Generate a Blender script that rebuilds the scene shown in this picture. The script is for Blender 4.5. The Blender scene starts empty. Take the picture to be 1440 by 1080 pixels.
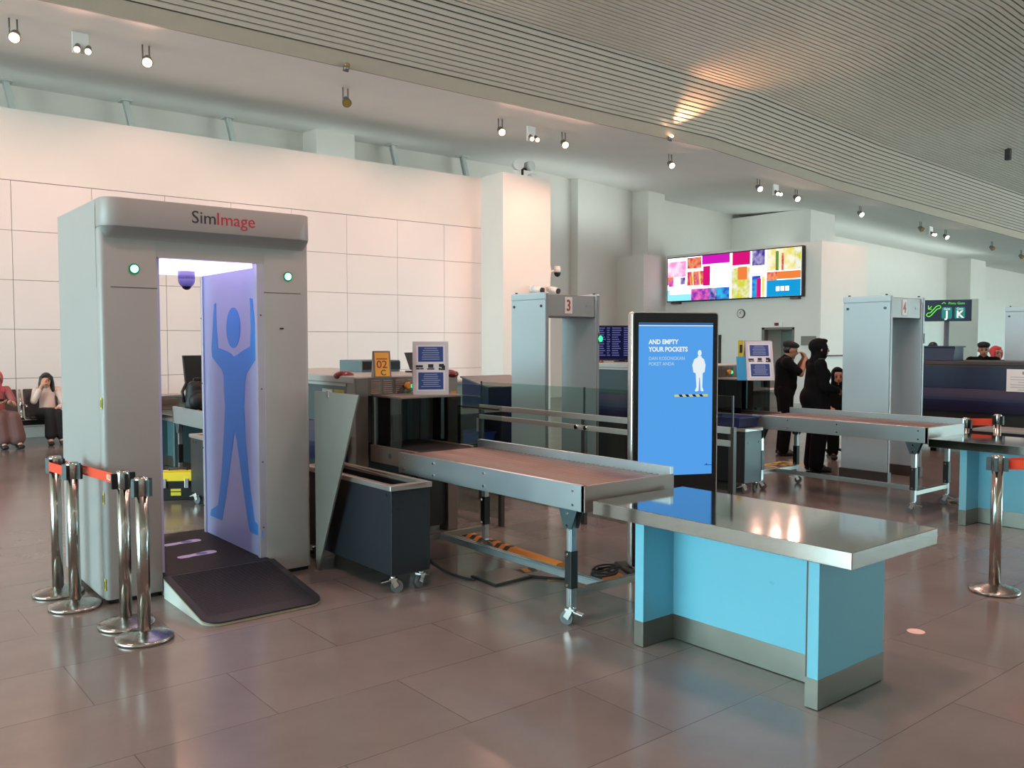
import bpy, math, random
from mathutils import Vector, Matrix
random.seed(7)
sc = bpy.context.scene
COL = sc.collection
PI = math.pi

# ------------------------------------------------------------------ camera geometry
F_PX = 1224.1
YAW = math.radians(39.128)
PIT = math.radians(-2.7717)
CAM_H = 1.62
FW = Vector((math.sin(YAW)*math.cos(PIT), math.cos(YAW)*math.cos(PIT), math.sin(PIT)))
RT = Vector((math.cos(YAW), -math.sin(YAW), 0))
UP = RT.cross(FW)
CP = Vector((0, 0, CAM_H))

def ray(x, y): return FW + RT*((x-720)/F_PX) - UP*((y-540)/F_PX)
def at_z(x, y, z=0.0):
    d = ray(x, y); return CP + d*((z-CAM_H)/d.z)
def at_x(x, y, X):
    d = ray(x, y); return CP + d*(X/d.x)
def at_y(x, y, Y):
    d = ray(x, y); return CP + d*(Y/d.y)

# ------------------------------------------------------------------ materials
def lin(c):
    return tuple(((v/255)/12.92 if v/255 <= 0.04045 else ((v/255+0.055)/1.055)**2.4) for v in c)

MATS = {}
def mat(name, rgb, rough=0.5, metal=0.0, var=0.06, scale=8.0, bump=0.0, emit=None, estr=0.0, coat=0.0, spec=0.5, rvar=0.06, aniso=None):
    """principled material with a procedural noise that varies tone and gloss a little"""
    if name in MATS: return MATS[name]
    m = bpy.data.materials.new(name); m.use_nodes = True
    nt = m.node_tree; N = nt.nodes; L = nt.links
    b = N['Principled BSDF']
    col = lin(rgb)
    tc = N.new('ShaderNodeTexCoord')
    mp = N.new('ShaderNodeMapping')
    L.new(tc.outputs['Object'], mp.inputs['Vector'])
    if aniso: mp.inputs['Scale'].default_value = aniso
    nz = N.new('ShaderNodeTexNoise'); nz.inputs['Scale'].default_value = scale; nz.inputs['Detail'].default_value = 4
    L.new(mp.outputs['Vector'], nz.inputs['Vector'])
    mx = N.new('ShaderNodeMix'); mx.data_type = 'RGBA'
    mx.inputs[6].default_value = (*[max(0, c*(1-var)) for c in col], 1)
    mx.inputs[7].default_value = (*[min(1, c*(1+var)) for c in col], 1)
    L.new(nz.outputs['Fac'], mx.inputs[0])
    L.new(mx.outputs[2], b.inputs['Base Color'])
    mr = N.new('ShaderNodeMapRange')
    mr.inputs['To Min'].default_value = max(0.02, rough-rvar); mr.inputs['To Max'].default_value = min(1, rough+rvar)
    L.new(nz.outputs['Fac'], mr.inputs['Value']); L.new(mr.outputs['Result'], b.inputs['Roughness'])
    b.inputs['Metallic'].default_value = metal
    b.inputs['Specular IOR Level'].default_value = spec
    b.inputs['Coat Weight'].default_value = coat
    if emit:
        b.inputs['Emission Color'].default_value = (*lin(emit), 1)
        b.inputs['Emission Strength'].default_value = estr
    if bump:
        bp = N.new('ShaderNodeBump'); bp.inputs['Strength'].default_value = bump; bp.inputs['Distance'].default_value = 0.01
        L.new(nz.outputs['Fac'], bp.inputs['Height']); L.new(bp.outputs['Normal'], b.inputs['Normal'])
    MATS[name] = m
    return m

def glass_mat(name, tint, fac=0.0, frost=0.0, frgb=(150, 165, 160), ior=1.45):
    if name in MATS: return MATS[name]
    m = bpy.data.materials.new(name); m.use_nodes = True
    nt = m.node_tree; N = nt.nodes; L = nt.links
    N.remove(N['Principled BSDF'])
    out = N['Material Output']
    tr = N.new('ShaderNodeBsdfTransparent'); tr.inputs['Color'].default_value = (*tint, 1)
    gl = N.new('ShaderNodeBsdfGlossy'); gl.inputs['Roughness'].default_value = 0.03
    lw = N.new('ShaderNodeLayerWeight'); lw.inputs['Blend'].default_value = 0.5
    pw = N.new('ShaderNodeMath'); pw.operation = 'POWER'; pw.inputs[1].default_value = 5.0
    fr = N.new('ShaderNodeMath'); fr.operation = 'MULTIPLY_ADD'; fr.inputs[1].default_value = 0.7; fr.inputs[2].default_value = ((ior-1)/(ior+1))**2
    L.new(lw.outputs['Facing'], pw.inputs[0]); L.new(pw.outputs[0], fr.inputs[0])
    mx = N.new('ShaderNodeMixShader')
    L.new(fr.outputs[0], mx.inputs[0]); L.new(tr.outputs[0], mx.inputs[1]); L.new(gl.outputs[0], mx.inputs[2])
    last = mx
    if frost > 0:
        df = N.new('ShaderNodeBsdfDiffuse'); df.inputs['Color'].default_value = (*lin(frgb), 1)
        nz = N.new('ShaderNodeTexNoise'); nz.inputs['Scale'].default_value = 3.0
        mr = N.new('ShaderNodeMapRange'); mr.inputs['To Min'].default_value = max(0, frost-0.06); mr.inputs['To Max'].default_value = min(1, frost+0.06)
        L.new(nz.outputs['Fac'], mr.inputs['Value'])
        m2 = N.new('ShaderNodeMixShader')
        L.new(mr.outputs[0], m2.inputs[0]); L.new(mx.outputs[0], m2.inputs[1]); L.new(df.outputs[0], m2.inputs[2])
        last = m2
    L.new(last.outputs[0], out.inputs['Surface'])
    MATS[name] = m
    return m

def emit_mat(name, rgb, strength=1.0, noise=0.0, scale=5.0, rgb2=None):
    if name in MATS: return MATS[name]
    m = bpy.data.materials.new(name); m.use_nodes = True
    nt = m.node_tree; N = nt.nodes; L = nt.links
    N.remove(N['Principled BSDF'])
    e = N.new('ShaderNodeEmission'); e.inputs['Color'].default_value = (*lin(rgb), 1); e.inputs['Strength'].default_value = strength
    if rgb2:
        nz = N.new('ShaderNodeTexNoise'); nz.inputs['Scale'].default_value = scale; nz.inputs['Detail'].default_value = 3
        cr = N.new('ShaderNodeValToRGB')
        cr.color_ramp.elements[0].position = 0.38; cr.color_ramp.elements[1].position = 0.62
        cr.color_ramp.elements[0].color = (*lin(rgb), 1); cr.color_ramp.elements[1].color = (*lin(rgb2), 1)
        tc = N.new('ShaderNodeTexCoord')
        L.new(tc.outputs['Object'], nz.inputs['Vector'])
        L.new(nz.outputs['Fac'], cr.inputs['Fac']); L.new(cr.outputs['Color'], e.inputs['Color'])
    L.new(e.outputs[0], N['Material Output'].inputs['Surface'])
    MATS[name] = m
    return m

# ------------------------------------------------------------------ mesh building
class MB:
    def __init__(s):
        s.v = []; s.f = []; s.sm = []; s.mi = []; s.cur = 0
    def add(s, vs, fs, smooth=False):
        o = len(s.v); s.v += [Vector(v) for v in vs]
        for f in fs:
            s.f.append([i+o for i in f]); s.sm.append(smooth); s.mi.append(s.cur)
        return s
    def box(s, x0, x1, y0, y1, z0, z1):
        x0, x1 = min(x0, x1), max(x0, x1); y0, y1 = min(y0, y1), max(y0, y1); z0, z1 = min(z0, z1), max(z0, z1)
        return s.add([(x0,y0,z0),(x1,y0,z0),(x1,y1,z0),(x0,y1,z0),(x0,y0,z1),(x1,y0,z1),(x1,y1,z1),(x0,y1,z1)],
              [(0,3,2,1),(4,5,6,7),(0,1,5,4),(1,2,6,5),(2,3,7,6),(3,0,4,7)])
    def hexa(s, p):   # 8 points, bottom 4 ccw then top 4
        return s.add(p, [(0,3,2,1),(4,5,6,7),(0,1,5,4),(1,2,6,5),(2,3,7,6),(3,0,4,7)])
    def bar(s, p0, p1, w, h, up=(0,0,1)):
        p0, p1 = Vector(p0), Vector(p1); d = (p1-p0).normalized(); u = Vector(up)
        if abs(d.dot(u)) > 0.98: u = Vector((1,0,0))
        r = d.cross(u).normalized(); u = r.cross(d)
        q = []
        for p in (p0, p1):
            q += [p-r*w/2-u*h/2, p+r*w/2-u*h/2, p+r*w/2+u*h/2, p-r*w/2+u*h/2]
        return s.add(q, [(0,1,2,3),(7,6,5,4),(0,4,5,1),(1,5,6,2),(2,6,7,3),(3,7,4,0)])
    def cyl(s, p0, p1, r0, r1=None, n=16, caps=True, smooth=True):
        r1 = r0 if r1 is None else r1
        p0, p1 = Vector(p0), Vector(p1); d = (p1-p0).normalized()
        a = Vector((1,0,0)) if abs(d.x) < 0.9 else Vector((0,1,0))
        e1 = d.cross(a).normalized(); e2 = d.cross(e1)
        vs = []
        for p, r in ((p0, r0), (p1, r1)):
            for i in range(n):
                t = 2*PI*i/n; vs.append(p+e1*(math.cos(t)*r)+e2*(math.sin(t)*r))
        s.add(vs, [(i, (i+1) % n, n+(i+1) % n, n+i) for i in range(n)], smooth)
        if caps:
            s.add(vs[:n], [tuple(range(n-1, -1, -1))]); s.add(vs[n:], [tuple(range(n))])
        return s
    def tube(s, pts, r, n=8, closed=False):
        pts = [Vector(p) for p in pts]; m = len(pts); vs = []
        prev = None
        for i, p in enumerate(pts):
            d = (pts[min(i+1, m-1)]-pts[max(i-1, 0)])
            d = d.normalized() if d.length > 1e-9 else Vector((0,0,1))
            if prev is None:
                a = Vector((0,0,1)) if abs(d.z) < 0.9 else Vector((1,0,0))
                e1 = d.cross(a).normalized()
            else:
                e1 = (prev-d*prev.dot(d)).normalized()
            prev = e1; e2 = d.cross(e1)
            rr = r[i] if isinstance(r, (list, tuple)) else r
            for k in range(n):
                t = 2*PI*k/n; vs.append(p+e1*(math.cos(t)*rr)+e2*(math.sin(t)*rr))
        fs = []
        for i in range(m-1):
            for k in range(n):
                fs.append((i*n+k, i*n+(k+1) % n, (i+1)*n+(k+1) % n, (i+1)*n+k))
        s.add(vs, fs, True)
        s.add(vs[:n], [tuple(range(n-1, -1, -1))]); s.add(vs[-n:], [tuple(range(n))])
        return s
    def lathe(s, prof, c, n=32, smooth=True):   # prof [(r,z)] around vertical axis at c
        c = Vector(c); vs = []; m = len(prof)
        for r, z in prof:
            for k in range(n):
                t = 2*PI*k/n; vs.append(c+Vector((math.cos(t)*r, math.sin(t)*r, z)))
        fs = []
        for i in range(m-1):
            for k in range(n):
                fs.append((i*n+k, i*n+(k+1) % n, (i+1)*n+(k+1) % n, (i+1)*n+k))
        s.add(vs, fs, smooth)
        if prof[0][0] > 1e-4: s.add(vs[:n], [tuple(range(n-1, -1, -1))])
        if prof[-1][0] > 1e-4: s.add(vs[-n:], [tuple(range(n))])
        return s
    def sph(s, c, r, n=16, m=10, rot=None):
        c = Vector(c); r = Vector(r) if hasattr(r, '__len__') else Vector((r, r, r))
        vs = []
        for i in range(m+1):
            ph = PI*i/m
            for k in range(n):
                t = 2*PI*k/n
                q = Vector((r.x*math.sin(ph)*math.cos(t), r.y*math.sin(ph)*math.sin(t), -r.z*math.cos(ph)))
                if rot: q = rot @ q
                vs.append(c+q)
        fs = []
        for i in range(m):
            for k in range(n):
                fs.append((i*n+k, i*n+(k+1) % n, (i+1)*n+(k+1) % n, (i+1)*n+k))
        return s.add(vs, fs, True)
    def prism(s, poly, lo, hi, axis='y', smooth=False):
        """poly in the two other axes (in xyz order), extruded along axis"""
        def P(a, b, t):
            return {'x': (t, a, b), 'y': (a, t, b), 'z': (a, b, t)}[axis]
        n = len(poly)
        area = sum(poly[i][0]*poly[(i+1) % n][1]-poly[(i+1) % n][0]*poly[i][1] for i in range(n))
        if (area > 0) == (axis == 'y'): poly = list(reversed(poly))
        vs = [P(a, b, lo) for a, b in poly]+[P(a, b, hi) for a, b in poly]
        s.add(vs, [tuple(range(n-1, -1, -1)), tuple(range(n, 2*n))])
        return s.add(vs, [(i, (i+1) % n, n+(i+1) % n, n+i) for i in range(n)], smooth)
    def quad(s, a, b, c, d): return s.add([a, b, c, d], [(0, 1, 2, 3)])

FRAMES = {}
def root_of(o):
    while o.parent: o = o.parent
    return o

def pieces(mb):
    par = list(range(len(mb.v)))
    def find(i):
        while par[i] != i:
            par[i] = par[par[i]]; i = par[i]
        return i
    key = {}
    for i, v in enumerate(mb.v):
        k = (round(v.x, 4), round(v.y, 4), round(v.z, 4))
        if k in key: par[find(i)] = find(key[k])
        else: key[k] = i
    for f in mb.f:
        for i in f[1:]: par[find(i)] = find(f[0])
    out = {}
    for f, sm, mi in zip(mb.f, mb.sm, mb.mi):
        g = out.setdefault(find(f[0]), (MB(), {})); m, ix = g
        for i in f:
            if i not in ix: ix[i] = len(m.v); m.v.append(mb.v[i])
        m.f.append([ix[i] for i in f]); m.sm.append(sm); m.mi.append(mi)
    return [g[0] for g in out.values()]

def obj(name, mb, mats, parent=None, bevel=0.0, seg=2, local=False, label=None, split=False):
    if split:
        return [obj(name, m, mats, parent, bevel, seg, local, label) for m in pieces(mb)][0]
    me = bpy.data.meshes.new(name)
    vs = mb.v
    if parent is not None and not local:
        loc, rz = FRAMES[root_of(parent).name]
        R = Matrix.Rotation(-rz, 3, 'Z')
        vs = [R @ (v-loc) for v in vs]
    me.from_pydata([tuple(v) for v in vs], [], mb.f)
    for p, sm, mi in zip(me.polygons, mb.sm, mb.mi):
        p.use_smooth = sm; p.material_index = mi
    for m in (mats if isinstance(mats, (list, tuple)) else [mats]): me.materials.append(m)
    me.validate(); me.update()
    # weld so that smooth shading and bevels see shared edges
    import bmesh
    bm = bmesh.new(); bm.from_mesh(me)
    bmesh.ops.remove_doubles(bm, verts=bm.verts, dist=1e-5)
    bm.to_mesh(me); bm.free()
    o = bpy.data.objects.new(name, me); COL.objects.link(o)
    if parent is not None: o.parent = parent
    if bevel:
        b = o.modifiers.new('bevel', 'BEVEL'); b.width = bevel; b.segments = seg; b.limit_method = 'ANGLE'; b.angle_limit = math.radians(40)
    if label: o['label'] = label
    return o

def tag(o, label, cat, group=None, kind=None):
    o['label'] = label; o['category'] = cat
    if group: o['group'] = group
    if kind: o['kind'] = kind
    return o

def thing(name, label, cat, loc, rotz=0.0, group=None):
    o = bpy.data.objects.new(name, None); COL.objects.link(o)
    o.empty_display_size = 0.2
    o.location = loc; o.rotation_euler = (0, 0, rotz)
    FRAMES[o.name] = (Vector(loc), rotz)
    return tag(o, label, cat, group)

def struct(name, mb, m, bevel=0.0):
    o = obj(name, mb, m, None, bevel); o['kind'] = 'structure'; return o

def copy_tree(o, parent=None):
    c = o.copy(); COL.objects.link(c)
    if parent is not None:
        c.parent = parent
    for ch in list(o.children): copy_tree(ch, c)
    return c

def dup(o, d, label, rotz=None):
    c = copy_tree(o)
    c.location = Vector(o.location)+Vector(d)
    if rotz is not None: c.rotation_euler = (0, 0, rotz)
    FRAMES[c.name] = (Vector(c.location), c.rotation_euler.z)
    c['label'] = label
    return c

def text_mb(body, size, origin, xd, yd, bold=0.0, align='LEFT', depth=0.0015, mb=None, squeeze=1.0):
    """raised lettering: origin is the baseline start, xd the reading direction, yd up"""
    cu = bpy.data.curves.new('lettering', 'FONT'); cu.body = body; cu.size = size; cu.align_x = align
    cu.offset = bold; cu.extrude = depth; cu.resolution_u = 3
    to = bpy.data.objects.new('lettering', cu); COL.objects.link(to)
    dg = bpy.context.evaluated_depsgraph_get()
    me = bpy.data.meshes.new_from_object(to.evaluated_get(dg))
    xd, yd = Vector(xd).normalized(), Vector(yd).normalized(); n = xd.cross(yd); origin = Vector(origin)
    mb = mb or MB()
    mb.add([origin+xd*(v.co.x*squeeze)+yd*v.co.y+n*v.co.z for v in me.vertices], [tuple(p.vertices) for p in me.polygons])
    bpy.data.objects.remove(to); bpy.data.curves.remove(cu); bpy.data.meshes.remove(me)
    return mb
# ------------------------------------------------------------------ common materials
M_wall = mat('painted plaster wall', (226, 222, 216), 0.62, var=0.03, scale=3, bump=0.02)
M_panel = mat('satin wall panel', (226, 220, 217), 0.42, var=0.03, scale=1.2)
M_joint = mat('dark panel joint', (96, 84, 78), 0.8)
M_ceil = mat('white sloped ceiling paint', (242, 243, 240), 0.7, var=0.04, scale=1.5)
M_fascia = mat('beige ceiling fascia', (168, 161, 148), 0.7, var=0.04)
M_slat = mat('beige metal ceiling slat', (232, 226, 214), 0.38, metal=0.2, var=0.05, scale=2)
M_void = mat('dark ceiling void', (38, 38, 36), 0.9)
M_steel = mat('brushed stainless steel', (190, 186, 182), 0.075, metal=1.0, var=0.05, scale=6, aniso=(1, 30, 1), rvar=0.03)
M_steel_dull = mat('dull stainless steel', (150, 146, 140), 0.36, metal=1.0, var=0.08, scale=8)
M_alu = mat('mill aluminium', (196, 202, 206), 0.3, metal=0.9, var=0.08, scale=14)
M_galv = mat('galvanised sheet rail', (188, 200, 206), 0.32, metal=0.85, var=0.07, scale=3, rvar=0.05)
M_chrome = mat('chrome', (225, 225, 225), 0.08, metal=1.0)
M_black = mat('black plastic', (20, 20, 22), 0.45)
M_rubber = mat('black rubber', (24, 24, 26), 0.8)
M_white = mat('white plastic', (228, 228, 226), 0.45)
M_orange = mat('orange belt webbing', (232, 74, 44), 0.75, var=0.08, scale=60)
M_lens = emit_mat('lit halogen lens', (255, 196, 150), 14)
M_lens_far = emit_mat('far lit halogen lens', (255, 224, 196), 22)
M_teal = mat('dark teal painted sheet', (52, 72, 78), 0.4, var=0.06)
M_navy = mat('navy painted sheet', (24, 30, 66), 0.42, var=0.08)
M_brown = mat('warm grey painted steel', (114, 105, 99), 0.42, var=0.05)

# floor: large stone tiles in running bond
def floor_mat():
    m = bpy.data.materials.new('polished stone floor tiles'); m.use_nodes = True
    nt = m.node_tree; N = nt.nodes; L = nt.links; b = N['Principled BSDF']
    tc = N.new('ShaderNodeTexCoord'); mp = N.new('ShaderNodeMapping')
    mp.inputs['Location'].default_value = (-0.36, -0.53, 0)
    L.new(tc.outputs['Object'], mp.inputs['Vector'])
    br = N.new('ShaderNodeTexBrick')
    br.inputs['Scale'].default_value = 1.0; br.inputs['Brick Width'].default_value = 1.2; br.inputs['Row Height'].default_value = 0.6
    br.inputs['Mortar Size'].default_value = 0.0028; br.inputs['Mortar Smooth'].default_value = 0.3
    br.inputs['Color1'].default_value = (*lin((112, 106, 103)), 1)
    br.inputs['Color2'].default_value = (*lin((119, 112, 108)), 1)
    br.inputs['Mortar'].default_value = (*lin((84, 77, 74)), 1)
    L.new(mp.outputs['Vector'], br.inputs['Vector'])
    nz = N.new('ShaderNodeTexNoise'); nz.inputs['Scale'].default_value = 2.2; nz.inputs['Detail'].default_value = 8; nz.inputs['Roughness'].default_value = 0.62
    L.new(tc.outputs['Object'], nz.inputs['Vector'])
    mr = N.new('ShaderNodeMapRange'); mr.inputs['From Min'].default_value = 0.3; mr.inputs['From Max'].default_value = 0.7
    mr.inputs['To Min'].default_value = 0.90; mr.inputs['To Max'].default_value = 1.10
    L.new(nz.outputs['Fac'], mr.inputs['Value'])
    mx = N.new('ShaderNodeMix'); mx.data_type = 'RGBA'; mx.blend_type = 'MULTIPLY'; mx.inputs[0].default_value = 1
    L.new(br.outputs['Color'], mx.inputs[6]); L.new(mr.outputs[0], mx.inputs[7])
    L.new(mx.outputs[2], b.inputs['Base Color'])
    m2 = N.new('ShaderNodeMapRange'); m2.inputs['To Min'].default_value = 0.10; m2.inputs['To Max'].default_value = 0.26
    L.new(nz.outputs['Fac'], m2.inputs['Value']); L.new(m2.outputs[0], b.inputs['Roughness'])
    b.inputs['Specular IOR Level'].default_value = 0.55
    bp = N.new('ShaderNodeBump'); bp.inputs['Strength'].default_value = 0.25; bp.inputs['Distance'].default_value = 0.002; bp.invert = True
    L.new(br.outputs['Fac'], bp.inputs['Height']); L.new(bp.outputs['Normal'], b.inputs['Normal'])
    return m

# ------------------------------------------------------------------ the hall
XL, XR, YN, YF = -22.0, 56.0, -12.0, 18.95
def drop(X):          # the vault comes down towards the far end of the hall
    pts = [(-30, 0), (16.5, 0), (22, 0.35), (27, 0.53), (34.6, 0.80), (60, 1.6)]
    for (a, da), (b, db) in zip(pts, pts[1:]):
        if X <= b:
            return da+(db-da)*(X-a)/(b-a)
    return 1.6
XS = [-22, -9, 0, 8, 13, 16.5, 18, 20, 22, 24, 26, 28, 30, 33, 36, 40, 45, 50, 56]

struct('floor', MB().box(XL-0.4, XR, YN, 27, -0.12, 0), floor_mat())

def strip(mb, prof, thick=None):
    """profile [(y, z)] swept along X, following the drop of the vault"""
    n = len(prof); vs = []
    for X in XS:
        d = drop(X)
        vs += [(X, y, z-d) for y, z in prof]
    fs = []
    for i in range(len(XS)-1):
        for k in range(n-1):
            fs.append((i*n+k, i*n+k+1, (i+1)*n+k+1, (i+1)*n+k))
    mb.add(vs, fs)
    return mb

def czl(Y, X): return 6.11+(Y-13)*0.06-drop(X)     # white ceiling height
mb = MB(); strip(mb, [(13.0, 6.11), (15, 6.23), (17, 6.35), (19.4, 6.495)])
struct('ceiling', mb, M_ceil)
mb = MB(); strip(mb, [(13.0, 6.11), (12.95, 6.105), (12.93, 6.345), (13.0, 6.36), (13.02, 6.62)])
struct('trim_1', mb, M_fascia)
# slats: profile from the fascia up through the cove and on over the hall
cove = []
P0, P1, P2 = Vector((12.93, 6.35)), Vector((12.3, 6.72)), Vector((11.75, 7.12))
for i in range(11):
    t = i/10; cove.append(P0*(1-t)**2+P1*2*t*(1-t)+P2*t*t)
for i in range(1, 30):
    Y = 11.75-i*0.85
    cove.append(Vector((Y, 7.12+0.9*math.sin(min(1, i/22)*PI/2))))
# resample by arclength
pitch, width = 0.112, 0.078
pos = []; acc = 0.0; nxt = 0.0
def along(s):
    a = 0
    for p, q in zip(cove, cove[1:]):
        l = (q-p).length
        if a+l >= s: return p+(q-p)*((s-a)/l)
        a += l
    return cove[-1]
tot = sum((q-p).length for p, q in zip(cove, cove[1:]))
mb = MB(); s = 0.02
while s+width < tot:
    a, b = along(s), along(s+width)
    t = (b-a).normalized(); nrm = Vector((-t.y, t.x))
    if nrm.y < 0: nrm = -nrm
    strip(mb, [tuple(a+nrm*0.03), tuple(a), tuple(b), tuple(b+nrm*0.03)])
    s += pitch
struct('ceiling_slats', mb, M_slat)
mb = MB(); strip(mb, [(13.06, 6.38), (13.04, 6.62)]+[(p.x, p.y+0.16) for p in cove]); struct('ceiling_void', mb, M_void)

# panelled back wall
mb = MB(); mb.box(XL, 12.5, 16.53, 17.25, 0, 4.31); struct('wall_back', mb, M_joint)
mb = MB(); x = 2.74-1.24*20
zs = [0.0, 0.19, 1.01, 1.83, 2.65, 3.47, 4.29]
while x < 12.4:
    for z0, z1 in zip(zs, zs[1:]):
        mb.box(max(XL, x)+0.004, min(x+1.24, 12.6)-0.004, 16.5, 16.53, z0+0.004, z1-0.004)
    x += 1.24
struct('wall_panelling', mb, M_panel)
struct('wall_parapet', MB().box(XL, 12.5, 16.515, 17.25, 4.30, 5.47), M_wall)
struct('wall_block', MB().box(12.5, 13.95, 15.69, 17.25, 0, 5.49), M_wall)
# high wall behind
mb = MB()
mb.box(XL, 17.65, 18.95, 19.3, 0, 6.9); mb.box(17.65, XR, 18.65, 19.3, 0, 6.9)
struct('wall_rear', mb, M_wall)
# pier, wide base and screen wall
struct('wall_pier', MB().box(19.96, 20.7, 18.0, 18.66, 4.2, 6.6), M_wall)
struct('wall_pier_base', MB().box(19.3, 20.3, 17.57, 18.66, 0, 4.2), M_wall)
Xs = 20.3
mb = MB()
mb.box(Xs, 22.55, 12.39, 17.58, 2.0, 4.21)
mb.box(Xs, 22.55, 12.39, 13.15, 0, 2.0); mb.box(Xs, 22.55, 14.14, 17.58, 0, 2.0)
mb.box(Xs+1.2, 22.55, 13.1, 14.2, 0, 2.0)
struct('wall_screen', mb, M_wall)
M_door = mat('grey doorway lining', (120, 116, 108), 0.6)
d1 = struct('door_1', MB().box(Xs+0.9, Xs+0.96, 13.15, 14.14, 0, 2.0), mat('grey green door leaf', (118, 122, 114), 0.5))
o = obj('door_frame', MB().box(Xs-0.02, Xs+0.16, 14.06, 14.145, 0, 2.0).box(Xs-0.02, Xs+0.16, 13.145, 13.2, 0, 2.0).box(Xs-0.02, Xs+0.16, 13.145, 14.145, 1.95, 2.01), M_door); o.parent = d1
struct('trim_2', MB().box(20.24, 22.6, 12.33, 12.39, 1.24, 1.28), mat('dark red counter edge', (112, 52, 46), 0.5))
# stub of column above the parapet, small pier far off
struct('wall_stub', MB().box(9.15, 10.12, 18.25, 18.96, 5.0, 6.9), M_wall)
struct('wall_stub_far', MB().box(24.9, 26.3, 15.6, 18.7, 4.2, 5.85), M_wall)
mb = MB(); mb.box(41.05, 42.6, 17.6, 18.7, 3.55, 5.6); mb.box(41.0, 44.0, 17.2, 18.75, 0, 3.55)
struct('wall_pier_far', mb, M_wall)
struct('wall_right', MB().box(XR-0.3, XR, YN, 19, 0, 8.2), M_wall)
struct('wall_front', MB().box(XL, 24, YN-0.3, YN, 0, 7.75).box(24, XR, YN-0.3, YN, 4.0, 7.75), M_wall)
mb = MB(); x = 24
while x < XR:
    mb.box(x, x+0.07, YN-0.16, YN-0.06, 0, 5.6); x += 2.0
for z in (0.02, 2.2, 4.0): mb.box(24, XR, YN-0.15, YN-0.07, z, z+0.06)
struct('window_2', mb, M_alu)
# glazed side of the hall: sill, head and mullions, open to the sky
mb = MB(); mb.box(XL-0.3, XL, YN, 19, 7.0, 8.4); mb.box(XL-0.3, XL, YN, -2, 0, 7.0)
struct('wall_left', mb, M_wall)
mb = MB()
y = -2.0
while y < 19:
    mb.box(XL-0.16, XL-0.06, y, y+0.07, 0, 7.0); y += 1.9
for z in (0.02, 2.2, 4.4): mb.box(XL-0.15, XL-0.07, -2, 19, z, z+0.06)
struct('window_1', mb, M_alu)

# steel struts between parapet and ceiling
labels = ['white ceiling strut at the far left end of the parapet', 'white ceiling strut second from the left above the parapet',
          'white ceiling strut just left of the boxed column stub', 'white ceiling strut just right of the boxed column stub',
          'white ceiling strut beside the tall pink column']
M_strut = mat('pale grey painted strut', (196, 202, 200), 0.5)
for X, lb in zip((3.05, 5.15, 7.24, 11.34, 13.46), labels):
    t = thing('ceiling_strut', lb, 'strut', (X, 18.6, 5.2), 0, 'struts above the parapet wall')
    zt = czl(18.6, X)
    mb = MB()
    for dy in (-0.06, 0.06):
        mb.bar((X, 18.6+dy, zt-0.02), (X+0.10, 18.55+dy, 5.9), 0.10, 0.025, (0, 1, 0))
        mb.bar((X+0.10, 18.55+dy, 5.9), (X+0.10, 18.5+dy, 5.2), 0.10, 0.025, (0, 1, 0))
    mb.bar((X, 18.6, zt-0.02), (X+0.10, 18.55, 5.9), 0.03, 0.10, (0, 1, 0))
    mb.bar((X+0.10, 18.55, 5.9), (X+0.10, 18.5, 5.2), 0.03, 0.10, (0, 1, 0))
    obj('strut_beam', mb, M_strut, t, 0.004)
    obj('strut_plate', MB().box(X-0.11, X+0.11, 18.45, 18.75, zt-0.03, zt), M_strut, t)

# ------------------------------------------------------------------ ceiling spotlights
M_hous = mat('grey lamp housing', (120, 116, 112), 0.4, metal=0.5)
M_off = mat('unlit amber lamp lens', (150, 120, 60), 0.2)
lamps = [  # px, py, lit, twin, label
 (20, 53, 1, 1, 'lit ceiling spotlight nearest the left edge of the picture'),
 (116, 71, 1, 2, 'lit twin spotlight between the two leftmost ceiling lamps, without rods'),
 (207, 88, 1, 1, 'third lit ceiling spotlight from the left, hung on two rods'),
 (488, 145, 0, 1, 'dark unlit ceiling spotlight above the boxed column stub'),
 (706, 186, 1, 1, 'lit ceiling spotlight above the left end of the pink column'),
 (752, 196, 1, 2, 'lit twin spotlight right above the floodlight on the pink column'),
 (795, 204, 1, 1, 'lit ceiling spotlight just right of the twin lamp over the pink column'),
 (945, 233, 1, 1, 'lit ceiling spotlight right of the white pier, alone'),
 (1069, 266, 1, 1, 'left lamp of the three lit spotlights above the colourful screen'),
 (1096, 273, 1, 2, 'middle lamp of the three lit spotlights above the colourful screen'),
 (1122, 280, 1, 1, 'right lamp of the three lit spotlights above the colourful screen'),
 (1212, 302, 1, 1, 'lit ceiling spotlight alone above the second scanner gate'),
 (1297, 323, 0, 1, 'dark unlit far spotlight left of the far lit twin lamp'),
 (1314, 330, 1, 2, 'far lit twin spotlight without rods over the direction sign'),
 (1332, 334, 1, 1, 'far lit spotlight right of the far twin lamp'),
 (1397, 350, 0, 1, 'dark unlit far spotlight second from the right edge'),
 (1438, 362, 0, 1, 'dark unlit spotlight cut by the right edge of the picture'),
]
LIT = []
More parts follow.
